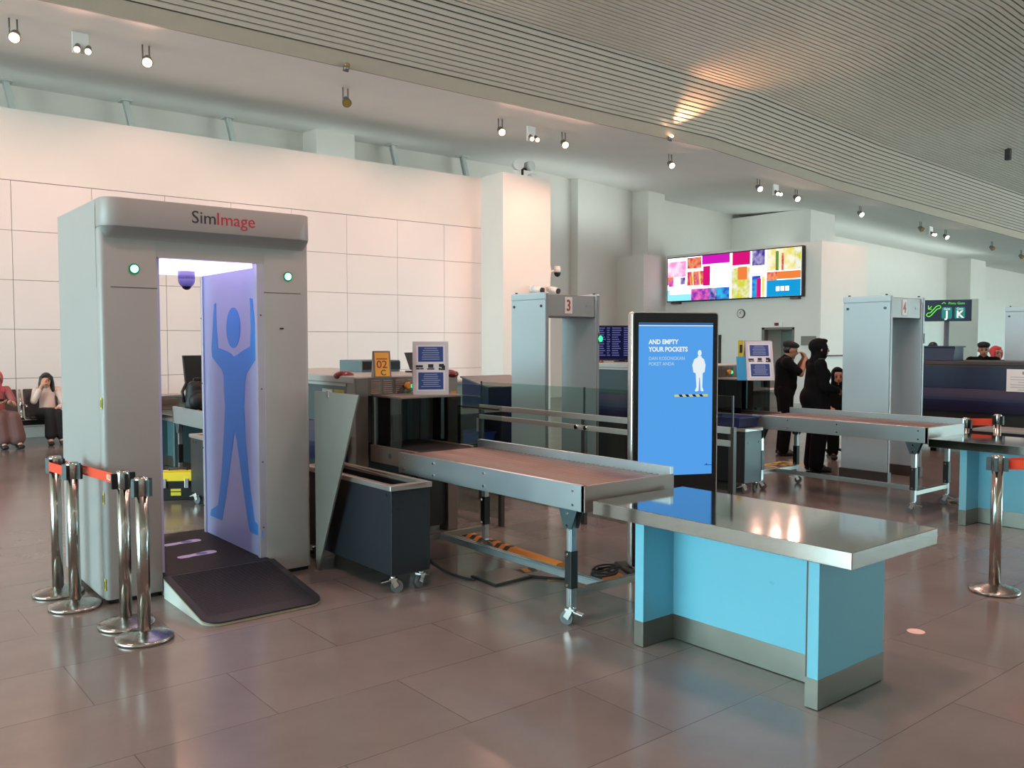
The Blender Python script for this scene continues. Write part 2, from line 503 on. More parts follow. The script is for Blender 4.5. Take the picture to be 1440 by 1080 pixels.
for px, py, lit, kind, lb in lamps:
    z = 5.9
    for _ in range(12):
        p = at_z(px, py, z); z = 5.9-drop(p.x)
    p = at_z(px, py, z)
    t = thing('ceiling_spotlight', lb, 'spotlight', (p.x, p.y, p.z), 0, 'spotlights on the white sloped ceiling')
    zt = czl(p.y, p.x)
    ax = Vector((-0.25, -0.75, -0.6)).normalized()
    heads = [0.0] if kind == 1 else [-0.075, 0.075]
    k_ = 1.0 if kind == 1 else 0.62
    far = p.x > 18
    for dx in heads:
        q = p+Vector((dx, 0, 0))
        h = obj('housing', MB().cyl(q+ax*0.0, q-ax*0.16, 0.085*k_, 0.06*k_, 14), M_hous, t)
        obj('lens', MB().cyl(q+ax*0.012, q-ax*0.01, 0.068*k_, n=14), (M_lens_far if far else M_lens) if lit else M_off, h)
    if kind == 1:
        for dx in (-0.05, 0.05):
            obj('rod', MB().cyl((p.x+dx, p.y+0.05, p.z+0.03), (p.x+dx, p.y+0.06, zt+0.01), 0.012, n=6), M_hous, t)
    else:
        obj('bracket', MB().box(p.x-0.11, p.x+0.11, p.y+0.10, p.y+0.14, p.z-0.02, zt+0.01), M_ceil, t)
    if lit: LIT.append((p, ax))
# uplight on the fascia and the dark one left of it
for px, py, lit, lb in ((943, 192, 1, 'small lit uplight on the ceiling fascia washing the slats'), (487, 92, 0, 'small dark uplight on the ceiling fascia above the unlit spotlight')):
    p = at_y(px, py, 12.9)
    t = thing('fascia_uplight', lb, 'lamp', tuple(p))
    obj('housing', MB().cyl(p+Vector((0, 0.03, -0.09)), p+Vector((0, -0.01, 0.0)), 0.05, n=12).box(p.x-0.02, p.x+0.02, p.y, 12.95, p.z-0.06, p.z-0.03), M_hous, t)
    obj('lens', MB().sph(p+Vector((0, -0.02, 0.0)), (0.05, 0.05, 0.04), 12, 8), M_lens if lit else M_off, t)
    if lit: UPL = p
p = at_z(1418, 205, 7.3-drop(24)) ; p = Vector((p.x, p.y, p.z))
t = thing('hanging_speaker', 'slim black column hanging from the slatted ceiling at the right', 'speaker', tuple(p))
obj('speaker_body', MB().box(p.x-0.07, p.x+0.07, p.y-0.07, p.y+0.07, p.z-0.38, p.z), M_black, t, 0.02)
obj('hanger', MB().cyl((p.x, p.y, p.z-0.01), (p.x, p.y, p.z+0.75), 0.02, n=8), M_black, t)

# floodlights and cameras
def camera_dome(lb, p, out, group='wall cameras'):
    t = thing('security_camera', lb, 'camera', tuple(p), 0, group)
    p = Vector(p); out = Vector(out)
    obj('mount_box', MB().box(p.x-0.11, p.x+0.11, p.y-0.09, p.y+0.09, p.z-0.12, p.z+0.12), M_white, t, 0.01)
    e = p+out
    obj('bracket_arm', MB().cyl(p+Vector((0, 0, 0.0)), e+Vector((0, 0, 0.02)), 0.03, n=10), M_white, t)
    obj('camera_cap', MB().cyl(e+Vector((0, 0, 0.13)), e+Vector((0, 0, -0.02)), 0.075, 0.09, 14), M_white, t)
    obj('camera_dome', MB().sph(e+Vector((0, 0, -0.03)), (0.085, 0.085, 0.10), 14, 9), M_black, t)
pp = at_y(799, 385, 15.4); camera_dome('white dome camera on an arm off the pink column, right side', (13.95+0.12, 16.0, at_y(799, 385, 16.0).z), (0.0+0.25, -0.15, 0.02))
p0 = at_y(768, 407, 15.6)
for dx, lb in ((-0.38, 'left one of two small white cameras low on the pink column, above gate 3'), (0.12, 'right one of two small white cameras low on the pink column, above gate 3')):
    t = thing('security_camera', lb, 'camera', (p0.x+dx, 15.69, p0.z), 0, 'wall cameras')
    obj('camera_body', MB().cyl((p0.x+dx, 15.62, p0.z), (p0.x+dx+0.05, 15.38, p0.z-0.04), 0.09, 0.08, 12), M_white, t)
    obj('lens_hood', MB().cyl((p0.x+dx+0.045, 15.385, p0.z-0.04), (p0.x+dx+0.055, 15.34, p0.z-0.05), 0.065, n=12), M_black, t)
    obj('wall_bracket', MB().box(p0.x+dx-0.06, p0.x+dx+0.06, 15.58, 15.69, p0.z-0.07, p0.z+0.07), M_white, t, 0.01)
t = thing('floodlight', 'pair of small floodlights on top of the pink column', 'floodlight', (13.25, 15.9, 5.49))
b = Vector((13.25, 15.9, 5.49))
obj('stand', MB().cyl(b, b+Vector((0, 0, 0.28)), 0.03, n=10).bar(b+Vector((-0.22, 0, 0.2)), b+Vector((0.25, 0, 0.2)), 0.04, 0.04), M_black, t)
obj('lamp_head', MB().cyl(b+Vector((-0.2, -0.12, 0.26)), b+Vector((-0.16, 0.05, 0.26)), 0.13, 0.1, 16), M_white, t)
obj('lamp_head', MB().cyl(b+Vector((0.2, -0.12, 0.28)), b+Vector((0.16, 0.05, 0.28)), 0.12, 0.1, 16), M_white, t)
obj('control_box', MB().box(b.x-0.26, b.x-0.14, b.y-0.06, b.y+0.06, b.z, b.z+0.14).box(b.x+0.2, b.x+0.36, b.y-0.1, b.y+0.06, b.z, b.z+0.1), M_white, t, 0.02, split=True)

# ------------------------------------------------------------------ colourful screen, clock, exit sign
Y0, Y1, Z0, Z1 = 12.86, 17.36, 2.83, 4.09
t = thing('led_screen', 'large lit advertising screen with a collage of bright tiles high on the wall', 'screen', (20.2, (Y0+Y1)/2, Z0))
obj('screen_case', MB().box(20.13, 20.27, Y0-0.03, Y1+0.03, Z0-0.03, Z1+0.03), M_black, t, 0.01)
obj('bracket', MB().box(20.16, 20.3, Y0+0.1, Y0+0.35, Z0-0.09, Z0-0.02).box(20.16, 20.3, Y1-0.4, Y1-0.1, Z0-0.09, Z0-0.02), mat('rusty bracket', (110, 80, 66), 0.6), t, split=True)
W = emit_mat('screen white', (255, 250, 255), 2.2)
sm = [W, emit_mat('screen pale pink', (255, 225, 245), 1.25, rgb2=(255, 150, 205), scale=4), emit_mat('screen magenta', (214, 30, 190), 1.1), emit_mat('screen deep pink', (222, 22, 122), 1.1),
      emit_mat('screen red', (236, 70, 96), 1.0, rgb2=(255, 170, 110), scale=9), emit_mat('screen indigo', (74, 56, 150), 1.0, rgb2=(200, 190, 240), scale=5),
      emit_mat('screen yellow', (242, 226, 120), 1.1, rgb2=(255, 250, 220), scale=5), emit_mat('screen lime', (226, 226, 70), 1.0, rgb2=(255, 255, 240), scale=6),
      emit_mat('screen cyan', (24, 160, 222), 1.1), emit_mat('screen blue', (60, 90, 210), 1.0, rgb2=(60, 200, 250), scale=5), emit_mat('screen violet', (150, 60, 190), 1.0, rgb2=(255, 120, 200), scale=6),
      emit_mat('screen pale cyan', (150, 235, 250), 1.2), emit_mat('screen orange', (255, 140, 70), 1.0), emit_mat('screen green', (120, 170, 90), 0.8)]
tiles = [(0, 0.155, .08, .44, 1), (0, .05, .44, .62, 12), (0.11, .15, .46, .62, 5), (0.01, .05, .5, .66, 10), (0, 0.2, .74, 1, 11), (.02, .2, .66, .85, 0),
         (.165, .28, .02, .27, 4), (.285, .5, 0, .2, 2), (.165, .30, .34, .66, 4), (.2, .22, .34, .66, 7), (.295, .35, .24, .68, 3), (.24, .26, .34, .66, 12),
         (.2, .35, .74, 1, 10), (.35, .5, .74, 1, 9), (.36, .4, .74, 1, 5), (.52, .65, 0, .28, 3), (.515, .65, .34, 1, 7), (.56, .63, .32, .6, 12),
         (.665, .755, 0, .32, 5), (.67, .755, .34, .52, 0), (.665, .725, .54, 1, 9), (.70, .73, .6, 1, 3), (.735, .755, .56, 1, 6),
         (.77, 1, 0, .46, 6), (.83, .85, .05, .46, 13), (.87, .885, .1, .46, 4), (.955, 1, 0, .46, 7), (.77, .84, .48, .66, 4), (.84, 1, .48, .64, 12), (.77, 1, .66, 1, 8)]
mb = MB(); mb.cur = 0; mb.quad((20.128, Y1, Z0), (20.128, Y0, Z0), (20.128, Y0, Z1), (20.128, Y1, Z1))
for k, (u0, u1, v0, v1, mi) in enumerate(tiles):
    mb.cur = mi; x = 20.1275-0.0004*k
    ya, yb = Y1-(Y1-Y0)*u0, Y1-(Y1-Y0)*u1; za, zb = Z1-(Z1-Z0)*v1, Z1-(Z1-Z0)*v0
    mb.quad((x, ya, za), (x, yb, za), (x, yb, zb), (x, ya, zb))
for k in range(5):   # slanted stripes of fabric
    mb.cur = (3, 12, 4, 10, 6)[k]; y = Y1-(Y1-Y0)*(.175+.022*k); x = 20.114
    mb.quad((x, y-.03, Z1-(Z1-Z0)*.66), (x, y-.075, Z1-(Z1-Z0)*.66), (x, y-.03, Z1-(Z1-Z0)*.36), (x, y+.015, Z1-(Z1-Z0)*.36))
mb.cur = 0; x = 20.112
for k in range(3):
    y = Y1-(Y1-Y0)*(.835+.032*k); mb.quad((x, y, Z0+.14), (x, y-.11, Z0+.14), (x, y-.11, Z0+.26), (x, y, Z0+.26))
obj('screen_picture', mb, sm, t)
p = at_x(1043, 441, 20.3)
t = thing('wall_clock', 'small round white wall clock below the colourful screen', 'clock', (20.3, p.y, p.z))
obj('clock_rim', MB().cyl((20.3, p.y, p.z), (20.25, p.y, p.z), 0.125, n=28), mat('grey clock rim', (96, 92, 88), 0.4), t)
obj('clock_face', MB().cyl((20.255, p.y, p.z), (20.245, p.y, p.z), 0.105, n=28), mat('clock face', (214, 208, 198), 0.5), t)
obj('hand', MB().bar((20.243, p.y, p.z), (20.243, p.y+0.05, p.z+0.03), 0.006, 0.012), M_black, t)
obj('hand', MB().bar((20.243, p.y, p.z), (20.243, p.y-0.02, p.z+0.08), 0.006, 0.01), M_black, t)
p = at_x(1095, 456, 20.3)
t = thing('door_sign', 'tiny white and red sign above the grey doorway', 'sign', (20.3, p.y, p.z))
obj('sign_plate', MB().box(20.27, 20.3, p.y-.13, p.y+.13, p.z-.06, p.z+.06), M_white, t)
obj('sign_mark', MB().box(20.265, 20.27, p.y-.02, p.y+.11, p.z-.04, p.z+.04), mat('dark red mark', (120, 30, 26), 0.6), t)
p = at_x(1138, 478, 20.3)
t = thing('wall_panel', 'small grey box on the wall right of the doorway', 'box', (20.3, p.y, p.z))
obj('panel_case', MB().box(20.22, 20.3, p.y-.2, p.y+.2, p.z-.14, p.z+.1), mat('mid grey box', (128, 124, 118), 0.5), t, 0.01)
p = at_x(1011, 500, 20.3)
t = thing('door_leaf', 'dark door edge on the far wall right beside the upright display', 'door', (20.3, p.y, 0))
obj('door_panel', MB().box(20.24, 20.295, p.y-.08, p.y+.42, 0, 1.82), mat('dark bronze door', (52, 44, 40), 0.5), t)
# ------------------------------------------------------------------ walk-through body scanner
M_shell = mat('light grey scanner shell', (158, 156, 155), 0.42, var=0.025, scale=2)
M_shell2 = mat('grey scanner front paint', (154, 149, 147), 0.4, var=0.025, scale=2)
A = thing('body_scanner', 'tall grey walk-through body scanner arch with a black ramp and a blue figure inside', 'scanner', (2.08, 5.6, 0))
def rrect(x0, x1, y0, y1, r, corners, n=6):
    """plan outline with rounded front corners"""
    pts = []
    for (cx, cy, a0, key) in ((x0+r, y0+r, PI, 'fl'), (x1-r, y0+r, 1.5*PI, 'fr'), (x1-r, y1-r, 0, 'br'), (x0+r, y1-r, .5*PI, 'bl')):
        if key in corners:
            for i in range(n+1):
                a = a0+i/n*PI/2; pts.append((cx+r*math.cos(a), cy+r*math.sin(a)))
        else:
            pts.append(({'fl': x0, 'fr': x1, 'br': x1, 'bl': x0}[key], {'fl': y0, 'fr': y0, 'br': y1, 'bl': y1}[key]))
    return pts
yb = 6.74
mb = MB(); mb.prism(rrect(1.40, 1.735, 5.66, 5.74, 0.03, ('fl',)), 0.03, 2.31, 'z', True); mb.box(1.40, 1.735, 5.74, yb, 0.03, 2.488)
obj('side_column', mb, M_shell, A, 0.004)
mb = MB(); mb.prism(rrect(2.435, 2.765, 5.66, 5.74, 0.03, ('fr',)), 0.03, 2.31, 'z', True); mb.box(2.435, 2.765, 5.74, yb, 0.03, 2.488)
obj('side_column', mb, M_shell, A, 0.004)
obj('plinth', MB().box(1.42, 1.72, 5.69, yb-0.02, 0, 0.035).box(2.45, 2.75, 5.69, yb-0.02, 0, 0.035), M_black, A, split=True)
mb = MB(); mb.box(1.73, 2.44, 5.66, yb, 2.15, 2.31); mb.box(1.735, 2.435, 5.74, yb, 2.31, 2.488); obj('lintel', mb, M_shell, A)
# header band: overhangs the columns, hollow curve below
mb = MB(); n = 7
pl = rrect(1.40, 2.765, 5.575, 5.738, 0.11, ('fl', 'fr'), n)
mb.prism(pl, 2.315, 2.49, 'z', True)
obj('header_band', mb, M_shell2, A, 0.006)
mb = MB()
lay = []
for k in range(6):
    t_ = k/5; z = 2.315-0.075*t_; off = 0.085*math.sin(t_*PI/2)
    lay.append([Vector((x, y, z)) for x, y in rrect(1.402, 2.763, 5.578+off, 5.738, 0.105-0.045*t_-0.03*t_*t_, ('fl', 'fr'), n)])
m = len(lay[0])
for a, b in zip(lay, lay[1:]):
    mb.add(a+b, [(i, m+i, m+(i+1) % m, (i+1) % m) for i in range(m)], True)
obj('header_cove', mb, M_shell2, A)
# front trim seams
mb = MB()
for x0, x1 in ((1.46, 1.735), (2.435, 2.705)):
    mb.box(x0, x1, 5.6585, 5.66, 1.952, 1.957)
obj('seam', mb, M_joint, A, split=True)
obj('seam', MB().box(1.3985, 1.40, 5.737, 5.742, 1.95, 2.45), mat('shell seam', (140, 146, 146), 0.5), A)
# lettering
M_ink = mat('charcoal lettering', (44, 42, 58), 0.5); M_red = mat('crimson lettering', (176, 34, 58), 0.5)
pL = at_y(269, 309, 5.575); pR = at_y(357, 318, 5.575)
w = pR.x-pL.x
obj('lettering', text_mb('Sim', 0.112, (pL.x, 5.5745, 2.372), (1, 0, 0), (0, 0, 1), 0.0), M_ink, A)
obj('lettering', text_mb('Image', 0.112, (pL.x+0.158, 5.5745, 2.372), (1, 0, 0), (0, 0, 1), 0.0), M_red, A, label='red half of the lettering')
# indicator lights
M_green = emit_mat('green white indicator', (170, 255, 214), 2.4); M_gring = emit_mat('green indicator rim', (20, 150, 90), 0.7)
for px, py in ((189, 378), (405, 389)):
    p = at_y(px, py, 5.655)
    l = obj('indicator_light', MB().cyl((p.x, 5.662, p.z), (p.x, 5.650, p.z), 0.026, 0.024, 24), M_green, A)
    obj('light_rim', MB().cyl((p.x, 5.662, p.z), (p.x, 5.6535, p.z), 0.032, n=24), M_gring, l)
# inside
M_int = mat('lavender backlit panel', (176, 178, 218), 0.35, var=0.02, emit=(110, 100, 220), estr=0.02)
M_fig = mat('bright blue figure film', (52, 142, 224), 0.45, var=0.03, emit=(30, 110, 230), estr=0.04)
obj('inner_panel', MB().box(2.40, 2.436, 5.70, yb-0.03, 0.14, 2.15), M_int, A)
obj('inner_panel', MB().box(1.734, 1.76, 5.70, yb-0.03, 0.14, 2.15), M_int, A)
M_trim = mat('pale lilac metal edge trim', (190, 188, 206), 0.3, metal=0.5)
mb = MB()
mb.box(2.385, 2.44, 5.662, 5.70, 0.14, 2.15); mb.box(2.385, 2.44, yb-0.035, yb, 0.14, 2.15)
mb.box(1.73, 1.765, yb-0.035, yb, 0.14, 2.15)
obj('edge_trim', mb, M_trim, A, 0.003, split=True)
mb = MB()
for z in (0.35, 0.8, 1.3, 1.8):
    mb.cyl((2.41, 5.662, z), (2.41, 5.657, z), 0.006, n=8); mb.cyl((2.384, yb-0.018, z), (2.38, yb-0.018, z), 0.006, n=8)
obj('screw', mb, M_joint, A, split=True)
fig = [(303.6, 426), (301, 428), (299.5, 455), (297.5, 490), (298.5, 502), (305, 511), (312, 520), (314.5, 528), (315.3, 554), (316.5, 573), (315, 607), (311.7, 667), (306.7, 710), (297, 716.5), (295.8, 725), (312, 731.7), (318, 696.7), (324, 650), (330, 605),
       (333, 620), (338, 656.7), (346, 715), (348.5, 733), (351.7, 748), (369.5, 756), (368, 743), (358, 733), (351.7, 687), (345.7, 623), (343.2, 573), (344.3, 538), (346.5, 525), (354, 513), (361, 503), (362, 493), (359, 460), (354.6, 420), (351.2, 419), (352.6, 460), (352, 487), (345, 491), (338, 495.5), (333.5, 499), (328.5, 501.5), (324.5, 497), (317, 493), (306.5, 489), (304.2, 455)]
def dense(poly):
    q = []
    for a, b in zip(poly, poly[1:]+poly[:1]):
        q.append(a)
    return q
mb = MB()
P = [at_x(x, y, 2.3985) for x, y in dense(fig)]
poly = [(p.y, p.z) for p in P]
mb.prism(poly, 2.3975, 2.4005, 'x')
hp = [at_x(328+9.7*math.cos(a), 461+28.6*math.sin(a), 2.3985) for a in [2*PI*i/28 for i in range(28)]]
mb.prism([(p.y, p.z) for p in hp], 2.3975, 2.4005, 'x')
obj('raised_arms_figure', mb, M_fig, A, label='flat blue outline of a person with raised arms')
obj('ceiling_light', MB().box(1.78, 2.38, 5.72, yb-0.05, 2.12, 2.15), emit_mat('white violet light panel', (228, 212, 255), 2.2), A)
p = at_y(262, 380, 6.3)
cam = obj('camera_dome', MB().sph((p.x, 6.3, 2.065), (0.058, 0.058, 0.062), 18, 12).cyl((p.x, 6.3, 2.065), (p.x, 6.3, 2.12), 0.058, n=18), mat('pale violet camera dome', (150, 140, 196), 0.2), A)
obj('camera_eye', MB().sph((p.x, 6.3, 2.02), (0.034, 0.034, 0.03), 14, 9), M_black, cam)
# platform, ramp, footprints
def rubber():
    m = mat('ribbed black rubber mat', (22, 22, 31), 0.55, var=0.08, scale=120, bump=0.25)
    return m
M_mat = rubber()
obj('platform', MB().box(1.74, 2.43, 5.62, yb+0.12, 0.0, 0.128), M_shell, A)
mb = MB().box(1.737, 2.433, 5.60, yb+0.12, 0.128, 0.138)
y = 5.61
while y < yb+0.1:
    mb.box(1.74, 2.43, y, y+0.008, 0.138, 0.1405); y += 0.016
obj('platform_mat', mb, M_mat, A)
M_ply = mat('plywood edge', (186, 160, 128), 0.7, var=0.12, scale=40)
# ramp wedge with rounded foot corners
def ramp_mb(zo, th, x0, x1, y0, yt, zt, r):
    out = []
    ol = rrect(x0, x1, y0, yt, r, ('fl', 'fr'), 6)
    top = []; bot = []
    for x, y in ol:
        s_ = (y-y0)/(yt-y0)
        z = 0.014+(zt-0.014)*s_
        top.append(Vector((x, y, z+zo))); bot.append(Vector((x, y, max(0.0, z+zo-th))))
    m = len(ol); b = MB()
    b.add(top+bot, [tuple(range(m)), tuple(range(2*m-1, m-1, -1))]+[(m+i, m+(i+1) % m, (i+1) % m, i) for i in range(m)])
    return b
obj('ramp', ramp_mb(0.0, 0.5, 1.722, 2.449, 4.85, 5.60, 0.128, 0.10), mat('white ramp side', (206, 204, 198), 0.55), A)
obj('ramp_edge', ramp_mb(0.004, 0.013, 1.718, 2.453, 4.842, 5.60, 0.128, 0.10), M_ply, A)
mb = ramp_mb(0.011, 0.009, 1.716, 2.455, 4.838, 5.602, 0.128, 0.10)
k = 0
for i in range(46):
    y = 4.95+i*0.014
    s_ = (y-4.85)/0.75; z = 0.014+0.114*s_+0.011
    mb.bar((1.76, y, z), (2.41, y, z), 0.006, 0.004)
obj('ramp_mat', mb, M_mat, A)
M_foot = mat('white lilac footprint sticker', (206, 198, 232), 0.5, var=0.1, scale=30)
def footprint(cx, cy, ang):
    pts = []
    prof = [(-.14, .0), (-.13, .03), (-.09, .038), (-.03, .03), (.03, .036), (.08, .047), (.12, .042), (.14, .018)]
    for a, b in prof: pts.append((a, b))
    for a, b in reversed(prof): pts.append((a, -b))
    c, s_ = math.cos(ang), math.sin(ang)
    return [(cx+a*c-b*s_, cy+a*s_+b*c) for a, b in pts]
for (px, py), ang in (((256, 763), 0.12), ((277, 779.5), 0.16)):
    p = at_z(px, py, 0.142)
    f_ = obj('footprint', MB().prism(footprint(p.x, p.y, ang), 0.139, 0.1425, 'z'), M_foot, A)
    obj('footprint_arch', MB().prism([(p.x+0.035+0.04*math.cos(a), p.y+0.006+0.03*math.sin(a)) for a in [2*PI*i/16 for i in range(16)]], 0.1425, 0.1432, 'z'), mat('lilac footprint ink', (104, 96, 170), 0.6), f_)
# stickers and wing
M_yel = mat('yellow warning sticker', (216, 196, 60), 0.6)
for z in (1.245, 0.66, 0.125):
    s_ = obj('sticker', MB().box(1.3975, 1.3995, 5.675, 5.705, z-0.035, z+0.035), M_yel, A)
    obj('sticker_print', MB().box(1.3965, 1.3975, 5.684, 5.697, z-0.025, z+0.02), M_black, s_)
p = at_y(396, 462, 5.66)
obj('maker_plate', MB().box(p.x-0.014, p.x+0.014, 5.6565, 5.66, p.z-0.005, p.z+0.005), M_black, A)
Wg = thing('side_wing', 'grey translucent tapered wing panel beside the body scanner arch, narrowing to the floor', 'panel', (2.79, 5.3, 0))
mb = MB().prism([(5.63, 0.0), (5.60, 0.0), (5.0, 1.275), (5.63, 1.275)], 2.784, 2.796, 'x')
obj('wing_sheet', mb, glass_mat('smoked translucent sheet', (0.62, 0.64, 0.62), frost=0.8, frgb=(134, 129, 122)), Wg)
obj('clamp', MB().box(2.775, 2.805, 5.40, 5.44, 1.235, 1.285), M_chrome, Wg, 0.004)

# ------------------------------------------------------------------ belt posts
M_post = mat('brushed steel belt post', (176, 170, 164), 0.2, metal=1.0, var=0.02, scale=40, aniso=(1, 1, 0.05), rvar=0.01)
M_base = mat('brushed steel post base', (170, 164, 158), 0.26, metal=1.0, var=0.06, scale=30)
def belt_post(x, y, label, face=-0.8, h=0.895, group='belt posts'):
    t = thing('belt_post', label, 'post', (x, y, 0), 0, group)
    obj('base', MB().lathe([(0.0, 0), (0.149, 0), (0.152, 0.006), (0.152, 0.018), (0.144, 0.023), (0.10, 0.036), (0.045, 0.05), (0.036, 0.054), (0.0, 0.054)], (x, y, 0), 40), M_base, t)
    obj('pole', MB().cyl((x, y, 0.05), (x, y, h-0.012), 0.034, n=24), M_post, t)
    hd = obj('cassette_head', MB().lathe([(0.034, h-0.105), (0.037, h-0.10), (0.037, h-0.014), (0.034, h-0.004), (0.0, h)], (x, y, 0), 24), M_post, t)
    mb = MB()
    for k in range(4):
        a = face+k*PI/2; c, s_ = math.cos(a), math.sin(a)
        e = Vector((x+c*0.044, y+s_*0.044, 0))
        mb.bar((e.x, e.y, h-0.105), (e.x, e.y, h-0.018), 0.022, 0.04, (c, s_, 0))
    obj('belt_clip', mb, M_black, hd)
    return t
def belt(parent, a, b, z0=0.805, z1=0.862, letters=None, tname='belt', back=False):
    a, b = Vector((*a, 0)), Vector((*b, 0)); d = (b-a).normalized(); n = Vector((-d.y, d.x, 0))*0.0015
    mb = MB().hexa([a-n+Vector((0,0,z0)), b-n+Vector((0,0,z0)), b+n+Vector((0,0,z0)), a+n+Vector((0,0,z0)), a-n+Vector((0,0,z1)), b-n+Vector((0,0,z1)), b+n+Vector((0,0,z1)), a+n+Vector((0,0,z1))])
    o = obj(tname, mb, M_orange, parent, label='orange belt')
    if letters:
        for s_ in letters:
            q = a+d*s_*(b-a).length
            outn = n.normalized()
            xd = d if not back else -d
            nn = xd.cross(Vector((0,0,1)))
            obj('belt_lettering', text_mb('KLIA', 0.045, q+nn*0.0016+Vector((0,0,z0+0.012)), xd, (0,0,1), 0.0008, 'CENTER', 0.0006), mat('cream belt lettering', (246, 220, 205), 0.7), o)
    return o
s1 = belt_post(1.225, 6.13, 'steel belt post at the back left, its base furthest from the camera', face=-0.9)
s2 = belt_post(1.243, 5.758, 'steel belt post second from the left, its round base overlapping the furthest one', face=-0.9)
s3 = belt_post(1.385, 5.20, 'steel belt post with the orange belt end, third from left beside the scanner', face=1.6)
s4 = belt_post(1.396, 4.89, 'steel belt post nearest the camera left of the ramp', face=0.5)
belt(s1, (1.275, 6.11), (1.372, 5.25), letters=(0.42, 0.86))
belt(s2, (1.180, 6.08), (1.215, 5.79))
s5 = belt_post(5.95, 2.353, 'steel belt post alone at the right edge, its orange belt running out of the picture', face=-1.35)
belt(s5, (5.985, 2.31), (6.62, 1.60), z0=0.80, z1=0.862); belt(s5, (6.0, 2.37), (6.9, 2.05), z0=0.805, z1=0.862)
s6 = belt_post(9.3, 3.69, 'right one of two steel belt posts behind the far inspection table', face=2.9)
s7 = belt_post(9.05, 3.89, 'left one of two steel belt posts behind the far inspection table', face=2.9, h=0.86)
s7.location = (9.05, 3.89, 0)
belt(s6, (9.265, 3.72), (9.085, 3.865), z0=0.78, z1=0.85)

# ------------------------------------------------------------------ inspection table
M_blue = mat('glossy sky blue laminate', (114, 182, 205), 0.3, var=0.02, scale=3)
def inspection_table(label):
    t = thing('inspection_table', label, 'table', (3.7, 2.6, 0), 0, 'blue inspection tables')
    def u_plan(o):
        return [(3.405-o, 2.062-o), (3.97+o, 2.062-o), (3.97+o, 3.146+o), (3.405-o, 3.146+o), (3.405-o, 3.085-o), (3.645-o, 3.085-o), (3.645-o, 2.122+o), (3.405-o, 2.122+o)]
    obj('base_cabinet', MB().prism(u_plan(0), 0.135, 0.69, 'z'), M_blue, t, 0.0015)
    obj('kick_plate', MB().prism(u_plan(0.002), 0.004, 0.137, 'z'), M_steel_dull, t)
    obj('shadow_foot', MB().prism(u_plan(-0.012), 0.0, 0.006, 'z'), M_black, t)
    obj('table_top', MB().box(3.33, 4.086, 1.87, 3.392, 0.676, 0.75), M_steel, t, 0.003)
    obj('seam', MB().box(3.404, 3.4045, 2.116, 2.124, 0.137, 0.69).box(3.4065, 3.408, 3.084, 3.086, 0.137, 0.69), M_joint, t, split=True)
    return t
T1 = inspection_table('bright blue inspection table with a polished steel top in the foreground')

# ------------------------------------------------------------------ casters
def caster(p, ang, parent, r=0.04, sub=None):
    x, y, z = p
    c, s_ = math.cos(ang), math.sin(ang)
    o = Vector((x-c*0.025, y-s_*0.025, r)); ax = Vector((-s_, c, 0))
    f_ = MB().cyl((x, y, r*2+0.004), (x, y, r*2+0.03), 0.016, n=10)
    f_.bar(Vector((x, y, r*2+0.01))-Vector((c, s_, 0))*0.03, Vector((x, y, r*2+0.01))+Vector((c, s_, 0))*0.025, 0.045, 0.012)
    for s2_ in (-1, 1):
        q = ax*(s2_*0.021)
        f_.bar(Vector((x, y, r*2+0.008))+q, o+q, 0.004, 0.034, (c, s_, 0))
    f_.bar(Vector((x, y, r*2))+Vector((c, s_, 0))*0.02, Vector((x, y, r*1.7))+Vector((c, s_, 0))*0.075, 0.03, 0.008)
    cc = obj('caster', f_, M_chrome, parent)
    w_ = MB().cyl(o-ax*0.014, o+ax*0.014, r, n=18)
    obj('wheel', w_, mat('grey caster tyre', (92, 92, 94), 0.5), cc)
    return cc

